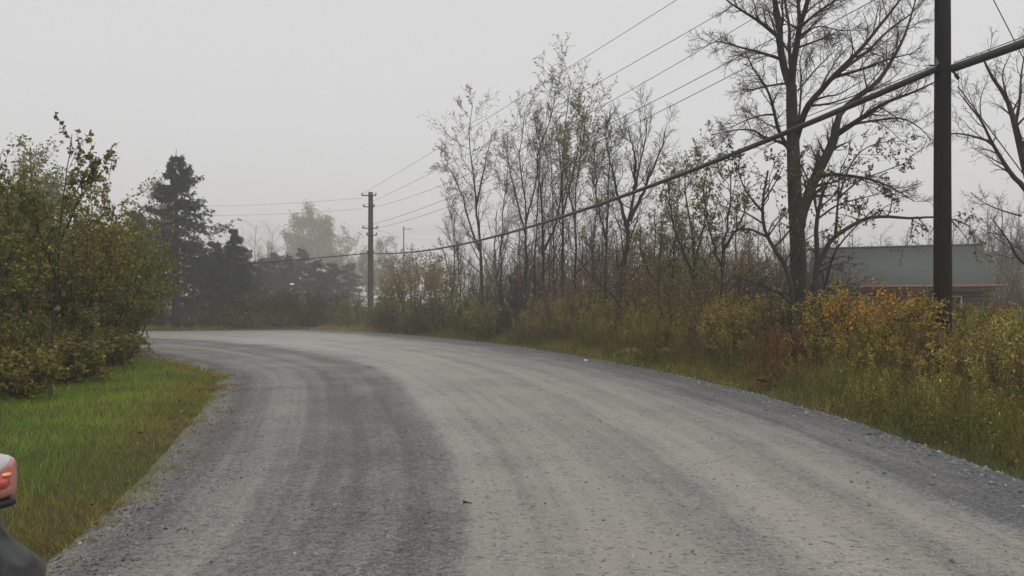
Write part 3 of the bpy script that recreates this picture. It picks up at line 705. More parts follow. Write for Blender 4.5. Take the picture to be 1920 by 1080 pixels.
# ------------------------------------------------------------------ shrubs
SHR = {}; SHN = {}
def shrub(name, label, group, x, y, h, rad, nst, leafcol, per, lsize, keep=1.0, twig='twig', dens=1.0, cat="shrub", up=.05, lv2=6, droop=.3, dome=True, thick=.028, aspect=.62, low=.25):
    z0 = float(gz(x, y)) - .05; st = []
    key = (name, None if leafcol is None else round(float(np.sum(leafcol)), 4), nst, per, twig); k_ = SHN[key] = SHN.get(key, -1) + 1; key2 = key + (k_ % 2,)
    if key2 in SHR:
        h0, r0, ms = SHR[key2]; t = empty(name, (x, y, z0), rng.random() * 6.28); q_ = rad / r0; t.scale = (q_, q_ * rng.uniform(.9, 1.1), h / h0); tag(t, label, cat, group)
        for nm, m_ in ms: obj(nm, m_, t)
        return t
    for i in range(nst):
        a = i * 2.4 + rng.random(); e = rng.uniform(.15, 1) ** .7
        hh = h * (1 - .35 * e * e) * rng.uniform(.82, 1.0) if dome else h * rng.uniform(.75, 1)
        bx, by = x + .25 * rad * e * math.cos(a), y + .25 * rad * e * math.sin(a); tx, ty = x + rad * .8 * e * math.cos(a), y + rad * .8 * e * math.sin(a)
        st.append((resample(np.array([(bx, by, z0), (bx * .75 + tx * .25, by * .75 + ty * .25, z0 + hh * .35), (bx * .35 + tx * .65, by * .35 + ty * .65, z0 + hh * .7), (tx, ty, z0 + hh)]), 12, .02), np.linspace(thick, .007, 12)))
    lv = ramify(st, [dict(k=int(11 * dens), t0=low, t1=1., ang=48, asd=14, lr=.34, ltap=.35, Pn=5, wander=.18, up=up, rr=.5, tip=.004, lmin=.3),
                     dict(k=lv2, t0=.15, t1=1., ang=45, asd=15, lr=.5, ltap=.3, Pn=3, wander=.18, up=up * .5, rr=.6, tip=.003, lmin=.15)], 12)
    base = np.array((x, y, z0)); t = empty(name, base); tag(t, label, cat, group)
    b = Bag(); P_, R_ = stack(st, 12); tubes(b, P_ - base, R_, 6); s_o = obj("stems", b.mesh("stems", M['bark_dark'], True), t)
    b = Bag(); tubes(b, lv[0][0] - base, lv[0][1], 3); tubes(b, lv[1][0] - base, lv[1][1], 3); obj("twigs", b.mesh("twigs", M[twig]), t)
    if per:
        lb = Bag(); q, T = on_twigs(lv[1][0], per, .1); q = q[rng.random(len(q)) < keep]; q = q[q[:, 2] > z0 + .04] - base
        leaves(lb, q, lsize, leafcol, droop=droop, aspect=aspect); obj("foliage", lb.mesh("foliage", M['leaf']), t)
    SHR[key2] = (h, rad, [(c.name.split(".")[0], c.data) for c in t.children])
    return t

OLIVE = np.array([(.08, .098, .02), (.1, .11, .023), (.068, .085, .018), (.12, .112, .025)])
OLIVE2 = np.array([(.075, .1, .022), (.1, .12, .026), (.06, .08, .02), (.1, .1, .025)])
RUST = np.array([(.1, .1, .021), (.12, .105, .023), (.085, .092, .02), (.135, .098, .024)])
GL = "shrubs along the left verge"
shrub("leafy_shrub", "olive leafy shrub nearest the parked car with tall weeds at its foot", GL, -9.0, 11.9, 3.85, 2.0, 14, OLIVE, 14, 0.067)
shrub("leafy_shrub", "rusty olive shrub behind the tall birch sapling", GL, -9.9, 15.0, 4.28, 2.2, 15, RUST, 14, 0.070)
shrub("leafy_shrub", "brown tinged leafy shrub next behind the birch sapling", GL, -9.6, 17.4, 4.17, 2.2, 16, RUST, 14, 0.070)
shrub("leafy_shrub", "green olive shrub in the middle of the left verge row", GL, -10.6, 20.0, 4.17, 2.3, 16, OLIVE, 14, 0.070)
shrub("leafy_shrub", "green shrub overhanging the far tip of the mown grass", GL, -11.4, 22.6, 4.28, 2.2, 16, OLIVE2, 14, 0.073)
shrub("leafy_shrub", "rounded green shrub at the far end of the left verge row next to the spruce", GL, -12.4, 25.0, 4.28, 2.3, 16, OLIVE2, 14, 0.076)
shrub("leafy_shrub", "low green shrub at the inside of the bend by the road edge", GL, -11.6, 23.9, 1.9, 1.2, 9, OLIVE2, 8, .06)
shrub("leafy_shrub", "tall leafy shrub at the back of the left verge row", GL, -13.6, 19.0, 4.3, 2.4, 12, OLIVE, 8, .07)
# birch sapling rising above them
SP_SAP = [dict(k=14, t0=.25, t1=1., ang=32, asd=10, lr=.3, ltap=.5, Pn=6, wander=.1, up=.1, rr=.5, tip=.004, lmin=.35), dict(k=5, t0=.15, t1=1., ang=36, asd=12, lr=.45, ltap=.3, Pn=4, wander=.15, up=.05, rr=.6, tip=.003, lmin=.18)]
BIR = np.array([(.075, .085, .024), (.09, .095, .028), (.06, .07, .022)])
tree("birch_sapling", "slender sapling with separate leaves rising above the left shrubs", GL, [[(96, 690), (100, 560), (112, 430), (125, 330), (135, 252)], [(108, 470), (140, 390), (168, 330), (185, 295)], [(104, 520), (75, 430), (62, 370)], [(120, 380), (165, 345), (205, 335)]],
     14.2, .035, SP_SAP, BIR, 6, .08, .9, lt0=.1, tipr=.006, aspect=.8)
tree("birch_sapling", "sapling with thin leafy top at the back of the left shrubs", GL, [[(5, 690), (12, 540), (15, 420), (8, 330)], [(12, 500), (35, 420), (50, 360)]], 13.4, .03, SP_SAP, BIR, 4, .07, .8, lt0=.1, tipr=.006, aspect=.8)
# thorny lower plants at their feet
GW = "low leafy plants at the foot of the left shrubs"
YG = np.array([(.13, .12, .025), (.1, .11, .024), (.16, .13, .028), (.09, .1, .025)])
for i, (x, y, h, r_, lab) in enumerate([(-7.3, 9.7, .95, .6, "yellow green leafy plant growing out over the mown grass edge"), (-7.9, 10.8, 1.5, .7, "tall leafy plant between the grass edge plant and the birch sapling"),
        (-7.5, 12.3, .8, .7, "low leafy plant spilling onto the grass before the birch sapling"), (-8.3, 13.4, 1.35, .7, "leafy plant under the birch sapling"),
        (-8.3, 15.3, .9, .8, "low leafy plant in front of the rusty olive shrub"), (-9.1, 16.8, 1.4, .7, "upright leafy plant in front of the brown tinged shrub"),
        (-9.4, 19.0, .85, .9, "low leafy plant before the middle shrub of the verge row"), (-10.4, 21.2, 1.2, .8, "leafy plant near the far tip of the mown grass")]):
    shrub("leafy_plant", lab, GW, x, y, h, r_, 9, YG if i % 2 == 0 else OLIVE, 7, .055, twig='twig_brown', thick=.012, cat="plant", low=.1, dome=False)
# right-hand shrubs
GR = "shrubs behind the tall weeds"
ORG = np.array([(.3, .17, .03), (.34, .2, .035), (.27, .12, .025), (.22, .17, .035), (.3, .15, .03)])
YEL = np.array([(.2, .17, .035), (.24, .19, .04), (.16, .15, .035), (.26, .16, .035)])
def at_px(px, Y): return (px - 960) / F * Y
shrub("orange_shrub", "orange leafed shrub in front of the house between bare tree and pole", GR, at_px(1612, 15.2), 15.2, 1.95, .75, 10, ORG, 6, .06, .8, cat="shrub", up=.02, thick=.012)
shrub("orange_shrub", "orange and gold shrub close beside the near utility pole", GR, at_px(1690, 14.8), 14.8, 1.85, .6, 9, ORG, 6, .055, .75, thick=.012)
shrub("yellow_shrub", "yellow leafed shrub at the foot of the bare tree", GR, at_px(1560, 15.6), 15.6, 1.9, .7, 9, YEL, 6, .055, .8, thick=.012)
shrub("yellow_shrub", "yellow green shrub hugging the near pole", GR, at_px(1735, 13.6), 13.6, 1.7, .45, 8, YEL, 6, .05, .75, thick=.01)
shrub("yellow_shrub", "golden shrub at the end of the goldenrod before the leafy trees", GR, at_px(1385, 18.5), 18.5, 1.75, .9, 10, YEL, 6, .055, .8, thick=.012)
shrub("green_shrub", "dark green shrub at the base of the leaning tree", GR, at_px(1455, 17.2), 17.2, 1.8, .55, 8, GRN * .8, 6, .055, .9, thick=.012)
shrub("green_shrub", "green leafy shrub right of the pole below the house eave", GR, at_px(1825, 15), 15, 1.75, .7, 9, GRN, 6, .055, .8, thick=.012)
shrub("red_shrub", "reddish brown shrub below the house corner", GR, at_px(1880, 15.5), 15.5, 1.5, .6, 8, np.array([(.2, .09, .03), (.16, .08, .03), (.2, .13, .035)]), 6, .05, .8, thick=.012)
shrub("yellow_shrub", "yellow green shrub by the railing right of the pole", GR, at_px(1905, 13), 13, 1.4, .6, 9, np.array([(.17, .17, .03), (.2, .19, .035)]), 7, .05, .9, thick=.012)
GU = "bare brush under the tree row"
for (px, Y, h, r, lab, lc, per) in [(950, 37, 3.6, 2.0, "dense dark grey brush below the slender tree", None, 0), (985, 33.5, 3.0, 1.8, "dark bare brush in front of the fan branched tree", None, 0),
        (1040, 31, 2.4, 1.6, "grey twiggy brush below the tallest tree", TAN, 1), (1100, 29, 2.6, 1.6, "reddish twiggy brush right of the tallest tree", TAN, 2), (1205, 26, 2.6, 1.4, "brown brush right of the thick leaning trunk", TAN, 2),
        (1275, 23, 2.4, 1.4, "brown and green brush below the olive leafed tree", np.concatenate([TAN, GRN]), 3), (1345, 21.5, 2.4, 1.3, "dark tangled brush below the spreading tree", TAN, 1), (1420, 19.6, 2.2, 1.2, "thin tangled brush left of the bare tree", None, 0),
        (1590, 19.5, 2.0, 1.0, "bare tangled brush in front of the house roof", None, 0),
        (905, 43, 4.2, 2.4, "tan brush behind the slender tree", TAN, 3), (965, 40, 4.6, 2.4, "tall grey brush behind the fan branched tree", TAN, 1), (1030, 37, 4.4, 2.4, "tall brown brush behind the curving double stem", TAN, 2), (1085, 35, 4.2, 2.2, "tall tan brush behind the slim pale topped tree", TAN, 3),
        (1145, 31, 3.6, 2.0, "brown brush beside the brown twiggy tree", TAN, 3), (1180, 33, 4.4, 2.2, "tall reddish brush behind the thick leaning trunk", TAN, 2), (1240, 29, 3.8, 2.0, "olive brush under the cable", GRN, 4), (1310, 27, 3.8, 2.0, "green brush behind the olive leafed tree", np.concatenate([GRN, TAN]), 4),
        (1375, 25, 3.4, 1.8, "tangled dark brush behind the spreading tree", TAN, 2), (1440, 24, 3.2, 1.8, "grey tangled brush behind the leaning tree", None, 0), (1525, 24, 2.6, 1.6, "thin grey brush behind the bare tree", None, 0)]:
    shrub("brush", lab, GU, at_px(px, Y), Y, h, r, 12, lc, per, .06, .8, twig='twig_brown' if lc is not None else 'twig', dens=1.1)
for i in range(22):
    px_ = 880 + 31 * i + rng.uniform(-8, 8); Y_ = float(np.interp(px_, [880, 1200, 1560], [50, 39, 31])) + rng.uniform(-2, 3)
    shrub("brush", "tan leaved brush in the wood behind the tree row" if i % 2 else "bare brown brush in the wood behind the tree row", GU, at_px(px_, Y_), Y_, rng.uniform(3.6, 5.2), rng.uniform(2.1, 2.8), 12, TAN if i % 2 else None, 2 if i % 2 else 0, .06, .8, twig='twig_brown' if i % 2 else 'twig', dens=1.1)
for i, (px_, Y_, h_) in enumerate(((1850, 46, 3.4), (1880, 42, 3.0), (1905, 45, 3.6), (1935, 40, 3.2), (1970, 44, 3.6), (1830, 52, 3.8), (1890, 54, 4.2), (1925, 52, 4.0))):
    shrub("brush", "grey brush behind the railing right of the house" if i % 2 else "tan leaved brush behind the railing right of the house", GU, at_px(px_, Y_), Y_, h_, 2.2, 12, None if i % 2 else TAN, 0 if i % 2 else 2, .06, .8, twig='twig' if i % 2 else 'twig_brown', dens=1.1)
GF_ = "thicket by the far pole"
for (px, Y, h, r, lab, lc, per) in [(775, 43, 5.2, 2.0, "reddish brown bushy thicket right of the far pole", TAN, 6), (825, 41, 3.6, 1.8, "tan thicket between the far pole and the slender tree", TAN, 5), (740, 45, 3.4, 1.5, "pale green thicket at the foot of the far pole", np.concatenate([PALE, GRN]), 6),
        (870, 38.5, 2.0, 1.6, "low green thicket in front of the slender tree", GRN, 7), (800, 42, 2.0, 1.8, "low olive thicket in front of the reddish thicket", GRN, 7), (720, 47, 2.0, 1.6, "low green bush in front of the far pole", GRN, 7), (660, 51, 1.9, 1.5, "low green bush left of the far pole", GRN, 7),
        (920, 35.5, 1.7, 1.4, "low olive bush where the tall weeds begin", np.concatenate([GRN, YEL * .7]), 7)]:
    shrub("thicket_bush", lab, GF_, at_px(px, Y), Y, h, r, 12, lc, per, .085, .9, twig='twig_brown')

# ------------------------------------------------------------------ tall weeds
def goldenrod(h, leafc, topc, nl=34, leafl=.11, plume=True):
    b = Bag(); bend = rng.normal(0, .06, 2)
    st = np.array([(bend[0] * t * t * h, bend[1] * t * t * h, t * h) for t in np.linspace(0, 1, 4)])
    tubes(b, st, np.linspace(.006, .003, 4), 3, C=(.09, .055, .03))
    t = np.linspace(.12, .97, nl) + rng.normal(0, .01, nl); t = np.clip(t, 0, .99)
    p, T, _, _ = sample_poly(st[None], t[None]); p = p[0]
    a = np.arange(nl) * 2.4 + rng.normal(0, .3, nl)
    d = np.stack([np.cos(a), np.sin(a), .35 + rng.normal(0, .25, nl)], 1); d = norm(d); s = norm(np.cross(d, (0, 0, 1.))); u = np.cross(s, d)
    L_ = (leafl * (1.15 - .6 * t) * rng.uniform(.7, 1.2, nl))[:, None]; w = L_ * .11
    V = np.stack([p, p + d * L_ * .5 + s * w + u * .012, p + d * L_ - np.array([0, 0, .25]) * L_, p + d * L_ * .5 - s * w + u * .012], 1)
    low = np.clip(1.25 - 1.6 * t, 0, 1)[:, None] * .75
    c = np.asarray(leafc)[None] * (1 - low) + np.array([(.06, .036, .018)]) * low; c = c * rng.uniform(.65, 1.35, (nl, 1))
    b.add(V, np.arange(nl * 4).reshape(-1, 4), np.repeat(c, 4, 0))
    if plume:
        k = 20; tt = rng.uniform(.84, 1.03, k); r = (1.05 - tt) * .5; aa = rng.random(k) * 6.28
        q = np.stack([st[-1, 0] + r * np.cos(aa), st[-1, 1] + r * np.sin(aa), tt * h], 1)
        leaves(b, q, .045, topc, droop=-.3, aspect=.5)
    return b
def dock(h):
    b = Bag(); st = np.array([(rng.normal(0, .01), rng.normal(0, .01), t * h) for t in np.linspace(0, 1, 5)])
    tubes(b, st, np.linspace(.007, .003, 5), 3, C=(.07, .03, .018))
    k = 110; t = rng.uniform(.3, 1, k); a = rng.random(k) * 6.28; r = .05 * (1.1 - t) + .015
    leaves(b, np.stack([r * np.cos(a), r * np.sin(a), t * h], 1), .03, np.array([(.10, .035, .018), (.075, .028, .016), (.13, .05, .022)]), droop=.2, aspect=.8)
    a = rng.random(8) * 6.28; leaves(b, np.stack([.02 * np.cos(a), .02 * np.sin(a), rng.uniform(.1, .5, 8) * h], 1), .2, np.array([(.09, .07, .02), (.1, .045, .02)]), droop=.4, aspect=.3)
    return b
def bramble(h):
    b = Bag()
    for i in range(5):
        a = rng.random() * 6.28; st = np.array([(t * .35 * math.cos(a), t * .35 * math.sin(a), h * (1.3 * t - .45 * t * t)) for t in np.linspace(0, 1, 6)]); tubes(b, st, np.linspace(.005, .002, 6), 3, C=(.08, .04, .025))
        q, T = on_twigs(st[None], 26, .1); q = q + rng.normal(0, .05, q.shape)
        leaves(b, q, .052, np.array([(.06, .075, .017), (.085, .095, .02), (.05, .06, .016)]), droop=.4, aspect=.55)
    return b

WG = {}
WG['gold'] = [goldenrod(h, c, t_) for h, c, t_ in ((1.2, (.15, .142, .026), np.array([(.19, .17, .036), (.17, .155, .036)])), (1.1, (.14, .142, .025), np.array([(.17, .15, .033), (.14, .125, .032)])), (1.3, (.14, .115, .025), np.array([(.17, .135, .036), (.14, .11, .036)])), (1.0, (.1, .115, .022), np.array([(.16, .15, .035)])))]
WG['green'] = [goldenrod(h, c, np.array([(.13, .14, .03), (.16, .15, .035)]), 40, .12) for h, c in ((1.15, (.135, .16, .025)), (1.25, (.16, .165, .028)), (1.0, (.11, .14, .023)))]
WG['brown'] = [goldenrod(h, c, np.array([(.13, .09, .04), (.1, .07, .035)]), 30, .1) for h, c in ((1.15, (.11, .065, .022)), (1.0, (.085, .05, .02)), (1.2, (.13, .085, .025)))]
WG['dock'] = [dock(1.1), dock(1.0), dock(1.2)]
WG['bramble'] = [bramble(.8), bramble(.6), bramble(.95)]
WMESH = {k: [b.mesh(k + "_plant", M['weed']) for b in v] for k, v in WG.items()}

def plant_mass(name, label, placements):
    """placements: list of (kind, xy(n,2), scale(n))"""
    out = Bag()
    for kind, q, s in placements:
        var = rng.integers(0, len(WG[kind]), len(q)); z = gz(q[:, 0], q[:, 1]) - .02
        for vi, b in enumerate(WG[kind]):
            m_ = var == vi; k = int(m_.sum())
            if not k: continue
            V = np.concatenate(b.v); C = np.concatenate(b.c); a = rng.random(k) * 6.28; ca, sa = np.cos(a)[:, None], np.sin(a)[:, None]
            lx, ly = rng.normal(0, .07, (2, k, 1)); sc = s[m_][:, None]
            X = (V[None, :, 0] * ca - V[None, :, 1] * sa) * sc + V[None, :, 2] * lx; Yy = (V[None, :, 0] * sa + V[None, :, 1] * ca) * sc + V[None, :, 2] * ly
            W_ = np.stack([X + q[m_][:, 0:1], Yy + q[m_][:, 1:2], V[None, :, 2] * sc + z[m_][:, None]], -1)
            CC = C[None] * np.clip(rng.normal(1, .2, (k, 1, 1)), .5, 1.6) * np.clip(rng.normal(1, .05, (k, 1, 3)), .8, 1.2)
            fs = []
            for w_ in (3, 4):
                if b.f[w_]:
                    f = np.concatenate(b.f[w_]); fs.append((f[None] + (np.arange(k) * len(V))[:, None, None]).reshape(-1, w_))
            out.add(W_.reshape(-1, 3), fs, CC.reshape(-1, 3))
    return tag(obj(name, out.mesh(name, M['weed'])), label, "weeds", kind="stuff")

WB_F = np.array([(5.05, 2), (5.0, 7.5), (5.0, 10.5), (5.05, 13.5), (4.75, 16), (4.2, 19.5), (2.9, 24.5), (1.2, 29.5), (-.4, 33)])
WB_B = np.array([(2.5, 36.5), (5.5, 31), (8.0, 26), (10, 21), (11, 17), (12, 14), (11, 9), (10.5, 2)])
WPOLY = np.concatenate([WB_F, WB_B])
q = np.concatenate([scatter(WPOLY, 4100), scatter([(4.9, 16), (4.4, 19.5), (3.1, 24.5), (1.4, 29.5), (-.2, 33), (2.0, 34), (4.2, 29.5), (6, 25), (7.6, 20), (8, 16)], 1000)])
d = dist_line(q, np.repeat(WB_F, 2, 0)[::1])
px = 960 + F * q[:, 0] / q[:, 1]; vn = vnoise(q[:, 0], q[:, 1], 1.5) + rng.normal(0, .12, len(q))
sc = np.clip(.42 + d * .42, .42, 1.02) * rng.uniform(.85, 1.12, len(q)) * np.interp(q[:, 1], [12, 18, 26], [.93, 1.14, 1.3])
greenzone = (px > 1535); brownzone = (px > 1395) & (px <= 1535)
kind = np.where(greenzone, np.where(vn > .68, 'gold', np.where(vn < .2, 'brown', 'green')), np.where(brownzone, np.where(vn > .62, 'gold', 'brown'), np.where(vn > .56, 'gold', np.where(vn > .27, 'green', 'brown'))))
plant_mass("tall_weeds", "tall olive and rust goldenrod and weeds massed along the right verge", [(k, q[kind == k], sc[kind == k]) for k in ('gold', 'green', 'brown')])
q2 = scatter(np.concatenate([WB_F - np.array([(.25, .2)]), WB_F[::-1] + np.array([(.9, .5)])]), 260)
plant_mass("low_brambles", "low dark green brambles along the front of the weeds", [('bramble', q2, rng.uniform(.35, .75, len(q2)))])
# left verge foot weeds
q3 = scatter([(-7.6, 8.8), (-7.6, 11), (-8.0, 13.5), (-8.7, 16.5), (-10.2, 20.5), (-11.5, 23.5), (-13, 23), (-12, 19), (-10.5, 15), (-10, 9)], 700)
plant_mass("foot_weeds", "tangled olive weeds under the left verge shrubs", [('green', q3[:250], rng.uniform(.5, .9, 250)), ('gold', q3[250:430], rng.uniform(.5, .95, 180)), ('bramble', q3[430:590], rng.uniform(.6, 1.2, 160))])
# far weeds
q4 = scatter([(-.6, 33.5), (-4, 40), (-8, 46.5), (-12, 51.5), (-10, 54), (-4, 48), (0, 42), (2.4, 37)], 700)
plant_mass("far_weeds", "green weeds below the thicket by the far pole", [('green', q4[:500], rng.uniform(.5, 1.0, 500)), ('bramble', q4[500:], rng.uniform(.8, 1.6, 200))])

q5 = scatter([(-20, 50.2), (-17, 50.4), (-12.5, 51.6), (-11.5, 54), (-20, 54)], 100)
plant_mass("edge_weeds", "dark low weeds along the outer road edge under the dark bushes", [('bramble', q5, rng.uniform(1.1, 2.0, 100))])
# single plants that stand out from the mass
def single(kind, name, label, group, x, y, s, cat="plant"):
    o = obj(name, random.choice(WMESH[kind]), None, (x, y, float(gz(x, y)) - .02)); o.scale = (s, s, s); o.rotation_euler = (rng.normal(0, .05), rng.normal(0, .05), rng.random() * 6.28)
    return tag(o, label, cat, group)
for i in range(46):
    t = rng.random(); x, y = resample(WB_F[1:], 60)[int(t * 59)]; x += rng.uniform(-.3, .25)
    kk = 'green' if 960 + F * x / y > 1535 else 'gold'
    single(kk, "goldenrod", "leafy green goldenrod stalk at the front of the weeds near the pole" if kk == 'green' else "yellowing goldenrod stalk at the front of the weeds along the bend", "front goldenrods near the pole" if kk == 'green' else "front goldenrods along the bend", x, y, rng.uniform(.7, .95))
for i in range(14):
    px_ = rng.normal(1455, 28); Y_ = rng.uniform(14.3, 16.0)
    single('dock', "dock_plant", "dark red brown dock stalk in the rusty patch below the bare tree", "red dock stalks", at_px(px_, Y_), Y_, rng.uniform(.85, 1.05))
for i in range(10):
    px_ = rng.uniform(1190, 1330); Y_ = rng.uniform(20.5, 22)
    single('dock', "dock_plant", "dark dry dock stalk among the goldenrod along the bend", "dry dock stalks", at_px(px_, Y_), Y_, rng.uniform(.8, 1.0))
# arching dry fronds
bag = Bag()
for i in range(7):
    a = rng.uniform(-.9, .9); st = np.array([(t * .8 * math.cos(a) * (-1 if i % 2 else 1), t * .5 * math.sin(a), .55 * (1.7 * t - 1.3 * t * t) + .1) for t in np.linspace(0, 1, 9)]); tubes(bag, st, np.linspace(.006, .002, 9), 3, C=(.2, .15, .07))
    qq, T = on_twigs(st[None], 40, .2); leaves(bag, qq, .09, np.array([(.2, .15, .07), (.16, .11, .05)]), droop=.8, aspect=.2)
x_, y_ = at_px(1215, 21.2), 21.2
o = obj("dry_fern", bag.mesh("dry_fern", M['weed']), None, (x_, y_, float(gz(x_, y_)))); tag(o, "arching straw coloured dry fern at the front of the goldenrod", "fern")

# ------------------------------------------------------------------ conifers
CONIF = {}
def conifer(name, label, group, x, y, h, rmax, bare, nwh, dens=1.0, sag=.35, asym=None, ragged=.25, col=np.array([(.022, .032, .016), (.03, .038, .02), (.018, .026, .015)]), tr=.2, share=None, tier=False):
    z0 = float(gz(x, y)) - .05; base = np.array((x, y, z0)); t = empty(name, base); tag(t, label, "tree", group)
    if share is not None and share in CONIF:
        h0, r0, ms = CONIF[share]; t.scale = (rmax / r0, rmax / r0, h / h0); t.rotation_euler = (0, 0, rng.random() * 6.28)
        obj("trunk", ms[0], t); c_ = obj("crown", ms[1], t); obj("needles", ms[2], c_); return t
    tp = np.array([(rng.normal(0, .015), rng.normal(0, .015), u * h) for u in np.linspace(0, 1, 14)]); b = Bag(); tubes(b, tp, np.linspace(tr, .012, 14), 9); obj("trunk", b.mesh("trunk", M['spruce_bark'], True), t)
    brs, rds = [], []
    for i in range(nwh):
        u = bare + (.985 - bare) * (i / nwh) ** .92; zc = u * h; prof = (1 - (u - bare) / (1 - bare)); R = rmax * (prof ** (1.0 if tier else .85) * .96 + .03) * (1 if u > bare + .06 else .75)
        k = (int(rng.integers(6, 9)) if tier else int(rng.integers(4, 7))) if prof > .12 else 4
        gap = rng.random() < .16
        for j in range(k):
            a = rng.random() * 6.28; L_ = R * np.clip(rng.normal(1, ragged), .35, 1.5) * (.75 if gap else 1)
            if asym is not None: L_ *= 1 + asym[0] * math.cos(a - asym[1])
            e = .25 - .5 * (1 - u); n_ = 7; s = np.linspace(0, 1, n_)
            zz = zc + rng.normal(0, .05 if tier else .08) + L_ * (e * s - sag * s ** 1.6 + (.4 if tier else .28) * s ** 4)
            brs.append(np.stack([math.cos(a) * L_ * s, math.sin(a) * L_ * s, zz], 1)); rds.append(np.linspace(.028 * (.3 + prof), .005, n_))
    B_, R_ = np.array(brs), np.array(rds); b = Bag(); tubes(b, B_, R_, 4)
    tw, trd = branch(B_, R_, int(13 * dens), .12, 1., 55, 12, .30, .55, 4, .1, -.06, .5, .004, .12)
    # keep side shoots roughly in the plane of the bough, hanging a little
    tw[:, 1:, 2] = tw[:, :1, 2] + (tw[:, 1:, 2] - tw[:, :1, 2]) * .45 - .05 * np.arange(1, 4)[None, :]
    tubes(b, tw, trd, 3); cr = obj("crown", b.mesh("crown", M['spruce_bark']), t)
    nb = Bag()
    for src, per, sz in ((tw, int(13 * dens), .17), (B_, int(22 * dens), .17)):
        q, T = on_twigs(src, per, .05); d_ = T + np.array([0, 0, -.35]); leaves(nb, q + rng.normal(0, .02, q.shape), sz, col, droop=.25, aspect=.28, dirs=d_)
    nd = obj("needles", nb.mesh("needles", M['needle']), cr)
    if share is not None: CONIF[share] = (h, rmax, [[c for c in t.children if c.name.startswith("trunk")][0].data, cr.data, nd.data])
    return t
conifer("spruce_tree", "tall ragged spruce with a bare lower trunk across the road", "spruces beyond the bend", at_px(330, 50), 50, 11.25, 4.4, .19, 23, 1.3, asym=(.2, .0), ragged=.2, tr=.3, tier=True)
conifer("spruce_tree", "narrow pointed young spruce next to the tall ragged spruce", "spruces beyond the bend", at_px(437, 55), 55, 6.9, 2.4, .06, 24, 1.0, ragged=.18)
for i, (px_, Y_, h_, r_, lab) in enumerate(((402, 62, 6.6, 3.1, "dark spruce filling the gap behind the young spruce"), (490, 84, 6.6, 4.0, "low dark spruce at the end of the visible road beside the yard lamp"), (540, 92, 7.4, 4.4, "broad dark spruce behind the yard lamp"), (592, 88, 6.6, 4.2, "dark spruce below the round crowned tree"), (255, 54, 8, 3., "hazy spruce hidden behind the left verge shrubs"),
        (462, 96, 8.4, 4.2, "dark spruce behind the low dark spruce"), (515, 105, 8.6, 4.8, "dark spruce behind the dark road edge bush"), (566, 108, 9.4, 5.0, "dark spruce closing the view under the round tree"), (622, 98, 6.8, 4.4, "dark spruce left of the far pole in fog"), (655, 110, 7.4, 4.6, "hazy dark spruce behind the far pole"), (362, 72, 7.4, 3.4, "dark spruce behind the bare spruce trunk"), (430, 80, 7.6, 3.6, "hazy spruce behind the narrow young spruce"))):
    conifer("spruce_tree", lab, "spruces beyond the bend", at_px(px_, Y_), Y_, h_, r_, .03, 22, 1.0, share=i % 2)
# dark broadleaf understory closing the view at the bend
GD = "dark bushes closing the view at the bend"
DK = np.array([(.04, .05, .02), (.05, .055, .022), (.035, .042, .02)])
for px_, Y_, h, r, lab in ((455, 52.5, 2.4, 2.0, "dark bush at the road edge below the young spruce"), (515, 53, 2.6, 2.0, "dark bush at the road edge left of the yard lamp"), (575, 53.2, 2.4, 2.0, "dark bush at the road edge right of the yard lamp"), (625, 54.5, 2.4, 1.9, "dark bush nearest the far pole across the bend"),
                           (300, 52, 1.0, .9, "small rounded dark bush left of the bare spruce trunk"), (352, 50, .75, .55, "small round dark bush right of the bare spruce trunk")):
    shrub("dark_bush", lab, GD, at_px(px_, Y_), Y_, h, r, 13, DK, 9, .11 if h > 1.5 else .05, low=.02, up=-.02)

# ------------------------------------------------------------------ far trees in the fog
SP_FAR = [dict(k=15, t0=.22, t1=1., ang=42, asd=12, lr=.34, ltap=.5, Pn=6, wander=.14, up=.06, rr=.45, tip=.012, lmin=.6),
          dict(k=9, t0=.12, t1=1., ang=40, asd=12, lr=.48, ltap=.3, Pn=4, wander=.16, up=.03, rr=.5, tip=.009, lmin=.35)]
SP_FOG = [dict(k=16, t0=.22, t1=1., ang=45, asd=12, lr=.34, ltap=.45, Pn=6, wander=.14, up=.06, rr=.45, tip=.025, lmin=1.2),
          dict(k=10, t0=.12, t1=1., ang=42, asd=12, lr=.5, ltap=.3, Pn=4, wander=.16, up=.03, rr=.5, tip=.018, lmin=.8)]
FOGL = np.array([(.1, .11, .045), (.12, .12, .05), (.09, .095, .04)])
GFOG = "trees fading into the fog"
tree("round_tree", "round crowned leafy tree fading into fog beyond the bend", GFOG, [[(582, 590), (582, 530), (582, 470), (584, 410)], [(582, 540), (555, 490), (543, 440)], [(582, 530), (612, 490), (626, 440)], [(582, 520), (570, 460), (560, 415)], [(582, 520), (598, 460), (608, 418)]], 230, .6, SP_FOG, FOGL, 26, .5, 1., n=12, tipr=.08, ljit=.75)
for px_, top, Y_, lc, lab in ((480, 425, 210, None, "pale bare tree in fog behind the young spruce"), (512, 432, 225, None, "pale bare tree in fog left of the round crowned tree"), (655, 450, 220, FOGL, "hazy leafy tree between the round tree and the far pole"),
                              (640, 475, 190, None, "hazy bare tree right of the round crowned tree"), (715, 455, 210, FOGL, "hazy leafy tree behind the far pole"), (745, 470, 170, None, "hazy bare tree behind the reddish thicket")):
    w = (590 - top) * .16
    tree("fog_tree", lab, GFOG, [[(px_, 590), (px_ + 2, 530), (px_ - 2, 480), (px_, top)], [(px_, 545), (px_ - w, 490), (px_ - w * 1.2, top + 25)], [(px_, 535), (px_ + w, 485), (px_ + w * 1.1, top + 30)]], Y_, .3, SP_FOG, lc, 14, .36, 1., n=12, tipr=.05, ljit=.4)
